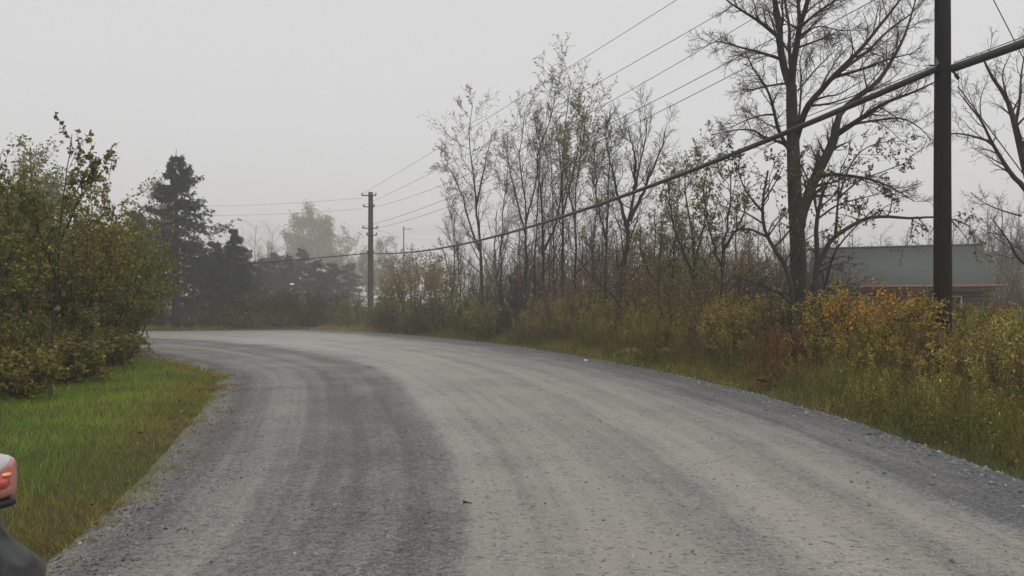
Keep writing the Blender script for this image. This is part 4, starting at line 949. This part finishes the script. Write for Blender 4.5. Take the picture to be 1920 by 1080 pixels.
# trees behind the tree row and behind the house
proto = {}
def far_tree(px_, Y_, top, label, kind=0):
    """copies of three foggy bare trees"""
    if kind not in proto:
        proto[kind] = None
        h = 9.5; X0 = 0.
        st = []
        b0 = np.array([(0, 0, -.1), (.1, 0, 3), (-.05, .1, 6), (.1, .1, h)]); st.append((resample(b0, 12, .05), np.linspace(.15, .025, 12)))
        for i in range(4):
            a = i * 1.7 + kind; b0 = np.array([(0, 0, 2.2 + i * .6), (.7 * math.cos(a), .7 * math.sin(a), 4 + i * .6), (1.2 * math.cos(a), 1.2 * math.sin(a), 6.5 + i * .6)]); st.append((resample(b0, 12, .05), np.linspace(.08, .02, 12)))
        lv = ramify(st, SP_FAR, 12)
        b = Bag(); tubes(b, st[0][0], st[0][1], 7); m1 = b.mesh("trunk", M['bark'], True)
        b = Bag(); 
        for s in st[1:]: tubes(b, s[0], s[1], 5)
        for l in lv: tubes(b, l[0], l[1], 3)
        m2 = b.mesh("crown", M['twig'])
        m3 = None
        if kind != 1:
            b = Bag(); q, T = on_twigs(lv[-1][0], 9 if kind == 3 else 2, .2)
            if kind == 3: q = q + rng.normal(0, .25, q.shape)
            leaves(b, q, .2 if kind == 3 else .1, TAN if kind == 0 else (FOGL if kind == 3 else PALE), droop=.4); m3 = b.mesh("foliage", M['leaf'])
        proto[kind] = (m1, m2, m3)
    x = at_px(px_, Y_); h = (HZ - top) / F * Y_ + CAMH; s = h / 9.5
    t = empty("fog_tree", (x, Y_, float(gz(x, Y_))), rng.random() * 6.28); t.scale = (s, s, s); tag(t, label, "tree", GFOG)
    obj("trunk", proto[kind][0], t); c = obj("crown", proto[kind][1], t)
    if proto[kind][2]: obj("foliage", proto[kind][2], c)
LABR = ["hazy tan-leaved tree in the wood behind the roadside tree row", "hazy leafless tree in the wood behind the roadside tree row", "hazy pale-leaved tree in the wood behind the roadside tree row"]; LABH = "hazy bare tree in the fog behind the house"
for i, (px_, Y_, top) in enumerate([(850, 58, 430), (930, 55, 400), (975, 62, 420), (1030, 54, 400), (1090, 60, 430), (1130, 48, 400), (1170, 56, 410), (1225, 46, 390), (1260, 54, 410), (1300, 44, 400), (1340, 50, 420), (1380, 42, 400), (1420, 50, 420), (1460, 40, 410), (1510, 52, 430), (1545, 44, 440), (1110, 40, 420), (1285, 36, 430), (1405, 33, 440)]):
    far_tree(px_, Y_, top, LABR[i % 3], i % 3)
for i, (px_, Y_, top) in enumerate([(1600, 92, 435), (1650, 98, 440), (1700, 95, 432), (1740, 105, 440), (1790, 98, 415), (1820, 88, 405), (1850, 95, 395), (1880, 80, 390), (1910, 85, 385), (1940, 75, 375), (1895, 62, 430), (1990, 70, 380)]):
    far_tree(px_, Y_, top, LABH if i % 3 else "hazy pale-leaved tree in the fog behind the house", 1 if i % 3 else 2)
for i, (px_, Y_, top) in enumerate([(330, 75, 470), (270, 72, 470), (380, 78, 470), (180, 70, 440), (60, 66, 420)]):
    far_tree(px_, Y_, top, "hazy tree behind the tall ragged spruce", 2)

for i, (px_, Y_, top) in enumerate([(448, 150, 478), (500, 165, 470), (535, 150, 486), (640, 160, 480), (690, 150, 482), (725, 140, 488), (770, 150, 480), (815, 140, 486)]):
    far_tree(px_, Y_, top, "hazy leafy tree in the distant wood beyond the far pole", 3)
for i, (px_, Y_, top) in enumerate([(1590, 110, 470), (1660, 120, 468), (1730, 115, 472), (1800, 105, 470), (1835, 112, 455), (1870, 98, 462), (1905, 104, 450), (1945, 95, 455), (1985, 90, 450)]):
    far_tree(px_, Y_, top, "hazy leafy tree in the distant wood behind the house", 3)

for i, (x_, Y_, h_) in enumerate([(-24, 40, 9), (-31, 52, 10), (-38, 44, 9), (-27, 62, 10), (-46, 58, 11), (-30, 26, 8), (-40, 30, 9)]):
    far_tree(960 + x_ / Y_ * F, Y_, HZ - (h_ - CAMH) / Y_ * F, "hazy leafy tree in the field edge behind the left shrubs", 3)
# ------------------------------------------------------------------ utility poles and wires
def lathe_tube(bag, pts, rad, sides=16, C=None): tubes(bag, np.asarray(pts, float), np.asarray(rad, float), sides, C, cap=True)
NPX, NPY = 7.5, 14.0
t = empty("utility_pole", (NPX, NPY, float(gz(NPX, NPY)))); tag(t, "dark brown wooden utility pole standing in the weeds on the right", "utility pole")
b = Bag(); zz = np.linspace(-.3, 10.6, 40); lathe_tube(b, np.stack([.004 * np.sin(zz * 1.3), .003 * np.cos(zz), zz], 1), np.linspace(.155, .112, 40), 20); obj("pole", b.mesh("pole", M['pole'], True), t)
b = Bag(); lathe_tube(b, [(-.25, -.02, 5.62), (.2, -.02, 5.62)], [.014, .014], 8); lathe_tube(b, [(-.15, -.07, 5.6), (-.15, -.07, 5.72)], [.03, .03], 8); obj("cable_bracket", b.mesh("cable_bracket", M['iron']), t)
b = Bag(); lathe_tube(b, [(-.2, -.1, 5.5), (-.14, -.1, 5.66)], [.035, .03], 8); obj("cable_clamp", b.mesh("cable_clamp", M['iron']), t)
b = Bag(); zz = 6.84; th = np.linspace(0, 6.283, 25); tubes(b, np.stack([.137 * np.cos(th), .137 * np.sin(th), 0 * th + zz], 1), np.full(25, .02), 6); obj("band", b.mesh("band", M['steel']), t)
b = Bag(); lathe_tube(b, [(.15, -.03, 5.52), (.26, .02, 5.46)], [.02, .02], 8); lathe_tube(b, [(.24, .02, 5.47), (.3, .04, 5.4)], [.035, .025], 8); obj("guy_hook", b.mesh("guy_hook", M['iron']), t)
for zt in (9.55, 8.95, 8.45):
    b = Bag(); lathe_tube(b, [(-.1, 0, zt - .1), (-.34, 0, zt - .02)], [.02, .02], 8); obj("insulator_arm", b.mesh("insulator_arm", M['iron']), t)
    b = Bag(); lathe_tube(b, [(-.34, 0, zt - .08), (-.34, 0, zt - .03), (-.34, 0, zt), (-.34, 0, zt + .04)], [.05, .06, .045, .03], 10); obj("insulator", b.mesh("insulator", M['steel']), t)

FPY = 50.0; FPX = at_px(695, FPY)
fz = lambda py: CAMH + (HZ - py) / F * FPY
t = empty("utility_pole", (FPX, FPY, float(gz(FPX, FPY)))); tag(t, "weathered grey utility pole in the fog at the bend", "utility pole")
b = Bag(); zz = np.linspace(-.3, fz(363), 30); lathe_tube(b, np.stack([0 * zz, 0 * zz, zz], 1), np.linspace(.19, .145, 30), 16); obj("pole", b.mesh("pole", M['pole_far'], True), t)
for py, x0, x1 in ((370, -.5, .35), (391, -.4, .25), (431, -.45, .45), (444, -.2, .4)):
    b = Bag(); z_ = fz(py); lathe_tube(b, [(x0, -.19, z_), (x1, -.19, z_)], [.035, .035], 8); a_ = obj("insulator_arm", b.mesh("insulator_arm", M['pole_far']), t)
    for xx in (x0, x1):
        b = Bag(); lathe_tube(b, [(xx, -.19, z_), (xx, -.19, z_ + .08), (xx, -.19, z_ + .18)], [.04, .06, .035], 8); obj("insulator", b.mesh("insulator", M['steel']), a_)
b = Bag(); lathe_tube(b, [(-.2, -.2, fz(475)), (.25, -.2, fz(475))], [.05, .05], 8); obj("cable_bracket", b.mesh("cable_bracket", M['iron']), t)

DPY = 150.0
for px_, Y_, top, lab in ((757, DPY, 425, "thin distant utility pole in the fog right of the far pole"),):
    x = at_px(px_, Y_); t = empty("utility_pole", (x, Y_, float(gz(x, Y_)))); tag(t, lab, "utility pole")
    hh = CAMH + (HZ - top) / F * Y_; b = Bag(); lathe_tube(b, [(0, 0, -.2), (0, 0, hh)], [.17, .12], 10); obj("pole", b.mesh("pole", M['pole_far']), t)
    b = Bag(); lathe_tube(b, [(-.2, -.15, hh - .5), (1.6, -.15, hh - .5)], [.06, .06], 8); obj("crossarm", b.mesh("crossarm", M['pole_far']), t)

def wire(name, label, group, A, B, sag, r, mat='wire', n=60, cat="wire", shape=2.0):
    A, B = np.asarray(A, float), np.asarray(B, float); s = np.linspace(0, 1, n); p = A[None] * (1 - s)[:, None] + B[None] * s[:, None]
    p[:, 2] -= sag * 4 * s * (1 - s)
    rr = r if np.ndim(r) else np.full(n, r)
    b = Bag(); tubes(b, p - A[None], rr, 8 if np.max(rr) > .03 else 5); return tag(obj(name, b.mesh(name, M[mat], True), None, A), label, cat, group)
GWI = "overhead wires between the poles"
NW = lambda z, dx=-.34: (NPX + dx, NPY, z)
wire("overhead_wire", "topmost thin wire between the two utility poles", GWI, NW(9.62), (FPX - .5, FPY - .19, fz(370) + .18), .10, .008)
wire("overhead_wire", "second highest thin wire between the two utility poles", GWI, NW(8.72), (FPX - .4, FPY - .19, fz(391) + .18), .28, .008)
wire("overhead_wire", "third highest thin wire between the two utility poles", GWI, NW(8.38), (FPX + .35, FPY - .19, fz(391) + .1), .75, .008)
wire("overhead_wire", "fourth thin wire crossing the bare tree towards the far pole", GWI, NW(7.72, -.2), (FPX - .45, FPY - .19, fz(431) + .18), .6, .009)
wire("overhead_wire", "lowest thin wire crossing the bare tree towards the far pole", GWI, NW(7.45, -.15), (FPX + .45, FPY - .19, fz(431) + .1), .62, .009)
# telephone cable: near pole -> far pole, and the span that passes the camera to the right
cabA = (NPX - .16, NPY - .16, 5.66); cabB = (FPX, FPY - .25, fz(475))
wire("telephone_cable", "thick black telephone cable sagging from the near pole to the far pole", "telephone cable spans", cabA, cabB, .95, np.linspace(.06, .032, 60), 'cable', cat="cable")
wire("messenger_wire", "thin steel messenger strand just above the near end of the telephone cable", None, (NPX - .16, NPY - .13, 5.74), (NPX - 2.1, NPY + 3.3, 5.28), .02, .008, 'iron')
cabD = np.array((NPX + .1, NPY - .17, 5.66))
wire("telephone_cable", "thick black telephone cable running right from the near pole over the verge", "telephone cable spans", cabD, cabD + np.array((6.4, -32, .25)), .3, .072, 'cable', cat="cable")
wire("telephone_cable", "dark telephone cable running left from the far pole into the fog", "telephone cable spans", (FPX, FPY - .25, fz(475)), P(60, 512, 62) , .25, .035, 'cable', cat="cable")
wire("messenger_wire", "thin steel messenger strand above the cable right of the near pole", None, (NPX + .12, NPY - .13, 5.76), (NPX + .42, NPY - 1.9, 5.705), .0, .008, 'iron')
for py0, py1, lab in ((372, 388, "faint upper wire running left from the far pole"), (392, 405, "faint lower wire running left from the far pole")):
    wire("overhead_wire", lab, "wires left of the far pole", (FPX - .45, FPY - .19, fz(py0)), P(250, py1 - 4, 60), .25, .007)
dp = P(757, 428, DPY)
for k, (py0, lab) in enumerate(((432, "faint wire from the far pole towards the distant pole"), (446, "faint low wire from the far pole towards the distant pole"))):
    wire("overhead_wire", lab, "wires to the distant pole", (FPX + .42, FPY - .19, fz(py0)), dp + np.array((k * 1.2, 0, -.5)), .3, .009)
for k in range(3):
    wire("overhead_wire", "faint wire leading right from the distant pole behind the trees", "wires right of the distant pole", dp + np.array((.6 * k, 0, -.4 - .3 * k)), P(900, 405 + 14 * k, 140), .2, .012)
anch = np.array((13.6, 16.2, float(gz(13.6, 16.2))))
wire("guy_wire", "upper thin guy wire slanting down right from the near pole", "guy wires of the near pole", (NPX + .12, NPY, 8.4), anch, 0, .009)
wire("guy_wire", "lower guy wire slanting down right from below the cable", "guy wires of the near pole", (NPX + .29, NPY + .04, 5.4), anch + np.array((-.3, -.1, 0)), 0, .011)
t = empty("yard_lamp", (at_px(547, 54.0), 54.0, 0.0)); tag(t, "small pale yard lamp on a thin post in the fog at the bend", "lamp post")
b = Bag(); lathe_tube(b, [(0, 0, -.1), (0, 0, 2.85)], [.03, .025], 8); obj("post", b.mesh("post", M['steel']), t)
b = Bag(); lathe_tube(b, [(0, 0, 2.82), (0, 0, 2.88), (0, 0, 2.95), (0, 0, 3.0)], [.06, .16, .17, .04], 12); obj("lamp_head", b.mesh("lamp_head", m_plain("lamp_white", (.7, .7, .68), .4)), t)

# ------------------------------------------------------------------ house in the fog
M['roof'] = None
def m_roof():
    t = NT("grey_green_shingles"); v = t.n("Mapping", {"Vector": t.ob(), "Scale": (1, 1, 1)}).outputs[0]
    br_ = t.n("TexBrick", {"Vector": v, "Color1": rgb(.06, .068, .064), "Color2": rgb(.074, .08, .075), "Mortar": rgb(.045, .05, .048), "Scale": 1.0, "Mortar Size": .008, "Brick Width": .33, "Row Height": .16})
    f = t.noise(t.ob(), 2.0, 4, .6, .3, .7); c = t.mix(t.math('MULTIPLY', f, .4), br_.outputs[0], rgb(.066, .074, .068))
    t.bsdf(Base_Color=c, Roughness=.9, Specular_IOR_Level=.1); return t.m
M['roof'] = m_roof(); M['fascia'] = m_plain("fascia_red_brown", (.16, .075, .055), .6); M['siding'] = m_plain("siding_brown", (.085, .055, .04), .75); M['glass'] = m_plain("window_glass", (.02, .022, .025), .08, .6); M['frame'] = m_plain("white_frame", (.6, .6, .58), .5)
th = math.radians(24); hc = np.array((21.1, 36.0, 0.)); dvec = np.array((math.cos(th), -math.sin(th), 0))
LEN, HW_, RZ_, EZ_ = 7.2, 3.5, 4.25, 2.36
t = empty("house", (hc[0], hc[1], 0), -th); tag(t, "brown house with a grey green shingled roof behind the pole", "house")
# local: x along the ridge (right end at 0), y away from the viewer, z up
W0 = .5; WX = .12
b = Bag(); 
V = [(-LEN + W0, -HW_ + W0, -.2), (-WX, -HW_ + W0, -.2), (-WX, HW_ - W0, -.2), (-LEN + W0, HW_ - W0, -.2), (-LEN + W0, -HW_ + W0, EZ_ + .1), (-WX, -HW_ + W0, EZ_ + .1), (-WX, HW_ - W0, EZ_ + .1), (-LEN + W0, HW_ - W0, EZ_ + .1), (-LEN + W0, 0, RZ_ - .12), (-WX, 0, RZ_ - .12)]
b.add(V, [np.array([(0, 1, 5, 4), (2, 3, 7, 6), (1, 2, 6, 5), (3, 0, 4, 7)]), np.array([(5, 6, 9), (7, 4, 8)])]); wall = obj("wall", b.mesh("wall", M['siding']), t)
for k in range(13):
    b = Bag(); z_ = .1 + k * .18; box(b, -LEN + W0 - .01, -WX + .01, -HW_ + W0 - .022, -HW_ + W0 + .0, z_, z_ + .165); obj("siding_board", b.mesh("siding_board", M['siding']), wall)
for sgn, nm in ((-1, "front"), (1, "back")):
    b = Bag(); V = [(-LEN, 0, RZ_), (0, 0, RZ_), (0, sgn * HW_, EZ_), (-LEN, sgn * HW_, EZ_)]; V += [(x, y, z - .09) for x, y, z in V]
    b.add(V, [(0, 3, 2, 1) if sgn < 0 else (0, 1, 2, 3), (4, 5, 6, 7), (2, 3, 7, 6), (0, 1, 5, 4), (1, 2, 6, 5), (3, 0, 4, 7)])
    rf = obj("roof", b.mesh("roof", M['roof']), t)
    b = Bag(); box(b, -LEN, 0.0, sgn * HW_ + (-.035 if sgn < 0 else .005), sgn * HW_ + (-.005 if sgn < 0 else .035), EZ_ - .24, EZ_ + .02); obj("fascia_board", b.mesh("fascia_board", M['fascia']), rf)
    b = Bag(); lathe_tube(b, [(-LEN, sgn * HW_ + sgn * .08, EZ_ - .02), (.35, sgn * HW_ + sgn * .08, EZ_ - .02)], [.055, .055], 8); obj("gutter", b.mesh("gutter", M['fascia']), rf)
b = Bag(); lathe_tube(b, [(-LEN, 0, RZ_ + .02), (0, 0, RZ_ + .02)], [.05, .05], 6); obj("ridge_cap", b.mesh("ridge_cap", M['roof']), t)
for xw in (-5.6, -2.2):
    b = Bag(); yf = -HW_ + W0 - .03; box(b, xw, xw + 1.1, yf - .04, yf, .95, 1.95); fr = obj("window", b.mesh("window", M['frame']), t)
    for xo in (.06, .58):
        b = Bag(); box(b, xw + xo, xw + xo + .46, yf - .05, yf - .043, 1.02, 1.88); obj("pane", b.mesh("pane", M['glass']), fr)
b = Bag(); yf = -HW_ + W0 - .03; box(b, -3.9, -3.0, yf - .04, yf, -.1, 2.0); dr = obj("door", b.mesh("door", M['fascia']), t); b = Bag(); lathe_tube(b, [(-3.1, yf - .05, .95), (-3.1, yf - .1, .95)], [.03, .035], 8); obj("handle", b.mesh("handle", M['steel']), dr)
# railing beside the house
t = empty("railing", (at_px(1874, 30), 30, float(gz(at_px(1874, 30), 30)))); tag(t, "low grey wooden railing right of the house", "railing"); M['railw'] = m_plain("grey_weathered_wood", (.11, .1, .09), .8)
for zr in (1.22, .35):
    b = Bag(); box(b, 0, 4.2, -.045, .045, zr, zr + .06); obj("rail", b.mesh("rail", M['railw']), t)
mb = Bag(); box(mb, -.02, .02, -.02, .02, .41, 1.22); pm = mb.mesh("baluster", M['railw']); mb = Bag(); box(mb, -.05, .05, -.05, .05, -.1, 1.34); qm = mb.mesh("post", M['railw'])
for k in range(28):
    if k % 9 == 0: obj("post", qm, t, (.06 + k * .15, 0, 0))
    else: obj("baluster", pm, t, (.06 + k * .15, 0, 0))

# ------------------------------------------------------------------ parked car: rear corner at the left
def m_paint():
    t = NT("dark_grey_car_paint"); f = t.noise(t.ob(), 5, 4, .6, .3, .7); dr_ = t.noise(t.ob(), 60, 2, .5, .6, .66)
    c = t.mix(f, rgb(.03, .034, .037), rgb(.042, .045, .047)); c = t.mix(t.math('MULTIPLY', dr_, .25), c, rgb(.09, .09, .088))
    t.bsdf(Base_Color=c, Roughness=t.n("MapRange", {0: dr_, 1: 0., 2: 1., 3: .3, 4: .5}).outputs[0], Specular_IOR_Level=.5, Coat_Weight=.5, Coat_Roughness=.1); return t.m
M['paint'] = m_paint(); M['rubber'] = m_plain("tyre_rubber", (.018, .018, .018), .85, .2); M['blackplastic'] = m_plain("black_plastic", (.012, .012, .013), .5, .4); M['alloy'] = m_plain("alloy_wheel", (.4, .4, .41), .35, .5, .9)
def m_lens(name, c, rough=.12, tr=.0):
    t = NT(name); v = t.n("Mapping", {"Vector": t.ob(), "Scale": (1, 1, 1)}).outputs[0]; f = t.noise(v, 45, 3, .6, .3, .7)
    cc = t.mix(f, rgb(*[x * .75 for x in c]), rgb(*c)); t.bsdf(Base_Color=cc, Roughness=rough, Specular_IOR_Level=.6, Coat_Weight=1., Coat_Roughness=.04, Normal=t.bump(f, .15, .004)); return t.m
M['lens_red'] = m_lens("red_lens", (.48, .06, .045)); M['lens_clear'] = m_lens("clear_lens", (.42, .42, .45)); M['lens_pink'] = m_lens("pink_lens", (.5, .2, .17)); M['reflector'] = m_lens("amber_reflector", (.9, .3, .12), .08)
t = empty("parked_car", (-2.475, 3.69, .0), math.atan2(-.8, -.6)); tag(t, "dark grey car parked on the left verge, its tail lamp corner showing", "car"); car = t
def rrect(xr, xf, hw, r, n=6):
    pts = []
    for cx, cy_, a0 in ((xf - r, hw - r, 0), (xr + r, hw - r, 90), (xr + r, -hw + r, 180), (xf - r, -hw + r, 270)):
        for k in range(n): a = math.radians(a0 + 90 * k / (n - 1)); pts.append((cx + r * math.cos(a), cy_ + r * math.sin(a)))
    return np.array(pts)
def loft(levels, mat, name, parent, capb=True, capt=True):
    rings = [np.concatenate([rrect(xr, xf, hw, r), np.full((24, 1), z)], 1) for z, xr, xf, hw, r in levels]; b = Bag(); V = np.concatenate(rings); Q = []
    for i in range(len(rings) - 1):
        for k in range(24): Q.append((i * 24 + k, i * 24 + (k + 1) % 24, (i + 1) * 24 + (k + 1) % 24, (i + 1) * 24 + k))
    T_ = []; n0 = len(V); V = np.concatenate([V, [rings[0].mean(0)], [rings[-1].mean(0)]])
    for k in range(24):
        if capb: T_.append(((k + 1) % 24, k, n0))
        if capt: T_.append(((len(rings) - 1) * 24 + k, (len(rings) - 1) * 24 + (k + 1) % 24, n0 + 1))
    b.add(V, [np.array(Q), np.array(T_)]); return obj(name, b.mesh(name, mat, True), parent)
body = loft([(.24, .10, 4.3, .84, .2), (.36, .02, 4.42, .90, .22), (.5, .0, 4.44, .92, .22), (.57, .005, 4.43, .925, .2), (.65, .085, 4.42, .928, .18), (.71, .145, 4.4, .928, .16), (.77, .185, 4.37, .926, .14), (.855, .20, 4.3, .92, .13), (.95, .24, 4.15, .922, .13), (1.02, .31, 3.5, .90, .13), (1.06, .34, 3.2, .86, .14)], M['paint'], "body", car)
gl = loft([(1.055, .36, 3.22, .845, .15), (1.25, .52, 2.92, .79, .16), (1.45, .72, 2.6, .72, .18)], M['glass'], "window_glass", car)
loft([(1.45, .70, 2.62, .725, .18), (1.51, .80, 2.5, .70, .2), (1.54, .95, 2.35, .62, .25)], M['paint'], "roof", car)
for sgn in (-1, 1):
    b = Bag()
    for x0, x1 in ((3.15, 2.58), (1.75, 1.75), (.42, .76)): tubes(b, np.array([(x0, sgn * .85, 1.05), (x1, sgn * .728, 1.46)]), np.array([.045, .04]), 6)
    obj("pillar", b.mesh("pillar", M['paint']), gl)
for xw in (.86, 3.45):
    for sgn in (-1, 1):
        b = Bag(); a = np.linspace(0, 2 * np.pi, 33); prof = [(.21, .08), (.30, .1), (.335, .07), (.34, 0), (.335, -.07), (.30, -.1), (.21, -.08)]
        V = np.array([(xw + r * math.cos(q_), sgn * .80 + w_, .34 + r * math.sin(q_)) for r, w_ in prof for q_ in a[:-1]]); Q = [(i * 32 + k, i * 32 + (k + 1) % 32, (i + 1) * 32 + (k + 1) % 32, (i + 1) * 32 + k) for i in range(6) for k in range(32)]; b.add(V, np.array(Q))
        wh = obj("wheel", b.mesh("wheel", M['rubber'], True), car)
        b = Bag()
        for k in range(5): q_ = k * 1.2566; tubes(b, np.array([(xw + .04 * math.cos(q_), sgn * .86, .34 + .04 * math.sin(q_)), (xw + .215 * math.cos(q_), sgn * .87, .34 + .215 * math.sin(q_))]), np.array([.035, .028]), 6)
        tubes(b, np.array([(xw, sgn * .80, .34), (xw, sgn * .885, .34)]), np.array([.07, .05]), 10, cap=True); obj("rim", b.mesh("rim", M['alloy']), wh)
        b = Bag(); th_ = np.linspace(-.15, math.pi + .15, 20); tubes(b, np.stack([xw + .385 * np.cos(th_), np.full(20, sgn * .918), .34 + .385 * np.sin(th_)], 1), np.full(20, .035), 6); obj("wheel_arch", b.mesh("wheel_arch", M['blackplastic'], True), body)
b = Bag(); box(b, -.012, .05, -.7, .7, .27, .36); obj("bumper_insert", b.mesh("bumper_insert", M['blackplastic']), body)
b = Bag(); box(b, .145, .22, -.27, .27, .72, .84); obj("licence_plate", b.mesh("licence_plate", M['frame']), body)
def superell(cx, cy_, cz, a, b_, c_, e=.45, n=20, m_=14, cut=None):
    V = []; sg = lambda v, p_: math.copysign(abs(v) ** p_, v)
    for i in range(m_ + 1):
        ph = -math.pi / 2 + math.pi * i / m_
        for k in range(n): q_ = 2 * math.pi * k / n; V.append((cx + a * sg(math.cos(ph), e) * sg(math.cos(q_), e), cy_ + b_ * sg(math.cos(ph), e) * sg(math.sin(q_), e), cz + c_ * sg(math.sin(ph), e)))
    Q = [(i * n + k, i * n + (k + 1) % n, (i + 1) * n + (k + 1) % n, (i + 1) * n + k) for i in range(m_) for k in range(n)]
    return np.array(V), np.array(Q)
def half(V, Q, upper, mat):
    bag_ = Bag(); bag_.add(V, Q); m_ = bag_.mesh("lens", mat, True); bm = bmesh.new(); bm.from_mesh(m_)
    bmesh.ops.bisect_plane(bm, geom=bm.verts[:] + bm.edges[:] + bm.faces[:], plane_co=(.2, 0, 1.033), plane_no=Vector((.9, 0, 1)), clear_inner=upper, clear_outer=not upper)
    bm.to_mesh(m_); bm.free(); return m_
for sgn in (-1, 1):
    V, Q = superell(.335, sgn * .80, .96, .17, .155, .088, .42, 40, 28)
    lamp = obj("tail_lamp", half(V, Q, False, M['lens_pink']), car)
    obj("clear_lens", half(V, Q, True, M['lens_clear']), lamp)
    b = Bag(); V, Q = superell(.255, sgn * .845, .945, .07, .12, .042, .8); b.add(V, Q); obj("red_lens", b.mesh("red_lens", M['lens_red'], True), lamp)
    b = Bag(); V, Q = superell(.225, sgn * .94, .975, .02, .022, .009, .8, 10, 8); b.add(V, Q); obj("reflector", b.mesh("reflector", M['reflector'], True), lamp)
    b = Bag(); V, Q = superell(.34, sgn * .80, .866, .172, .152, .018, .4); b.add(V, Q); obj("lamp_gasket", b.mesh("lamp_gasket", M['blackplastic'], True), lamp)
    b = Bag(); V, Q = superell(4.22, sgn * .68, .76, .17, .2, .08, .6); b.add(V, Q); obj("headlight", b.mesh("headlight", M['lens_clear'], True), car)
    b = Bag(); V, Q = superell(2.95, sgn * 1.0, 1.1, .06, .1, .07, .6); b.add(V, Q); obj("mirror", b.mesh("mirror", M['paint'], True), car)

# ------------------------------------------------------------------ small things on the road
x_, y_ = -.34, 6.15; zr = .075
b = Bag(); tubes(b, np.array([(-.035, 0, .012), (-.02, .004, .014), (0, 0, .01), (.02, -.006, .01), (.036, -.004, .006)]), np.array([.010, .012, .007, .006, .003]), 6, cap=True); tubes(b, np.array([(-.02, 0, .012), (-.028, .012, .022), (-.03, .02, .03)]), np.array([.006, .004, .002]), 5)
o = obj("twig", b.mesh("twig", M['bark_dark']), None, (x_, y_, zr - .005)); tag(o, "short dark broken twig lying on the pale gravel", "twig")
x_, y_ = at_px(1098, 22.4), 22.4
b = Bag(); V, Q = superell(0, 0, .03, .055, .045, .035, .8, 9, 7); V = V + rng.normal(0, .008, V.shape); b.add(V, Q); o = obj("paper_scrap", b.mesh("paper_scrap", m_plain("white_paper", (.75, .74, .72), .7)), None, (x_, y_, -.01)); tag(o, "small crumpled white paper at the right road edge", "litter")

# ------------------------------------------------------------------ haze
hb = Bag(); box(hb, -410, 410, -410, 410, -1.6, 31)
hm = NT("haze"); pv = hm.n("VolumePrincipled", {"Color": rgb(.95, .942, .93), "Density": HAZE_DENSITY, "Anisotropy": .25}); hm.t.links.new(pv.outputs[0], hm.out.inputs["Volume"])
tag(obj("haze", hb.mesh("haze", hm.m)), "pale grey fog filling the air over the road", "fog", kind="stuff")
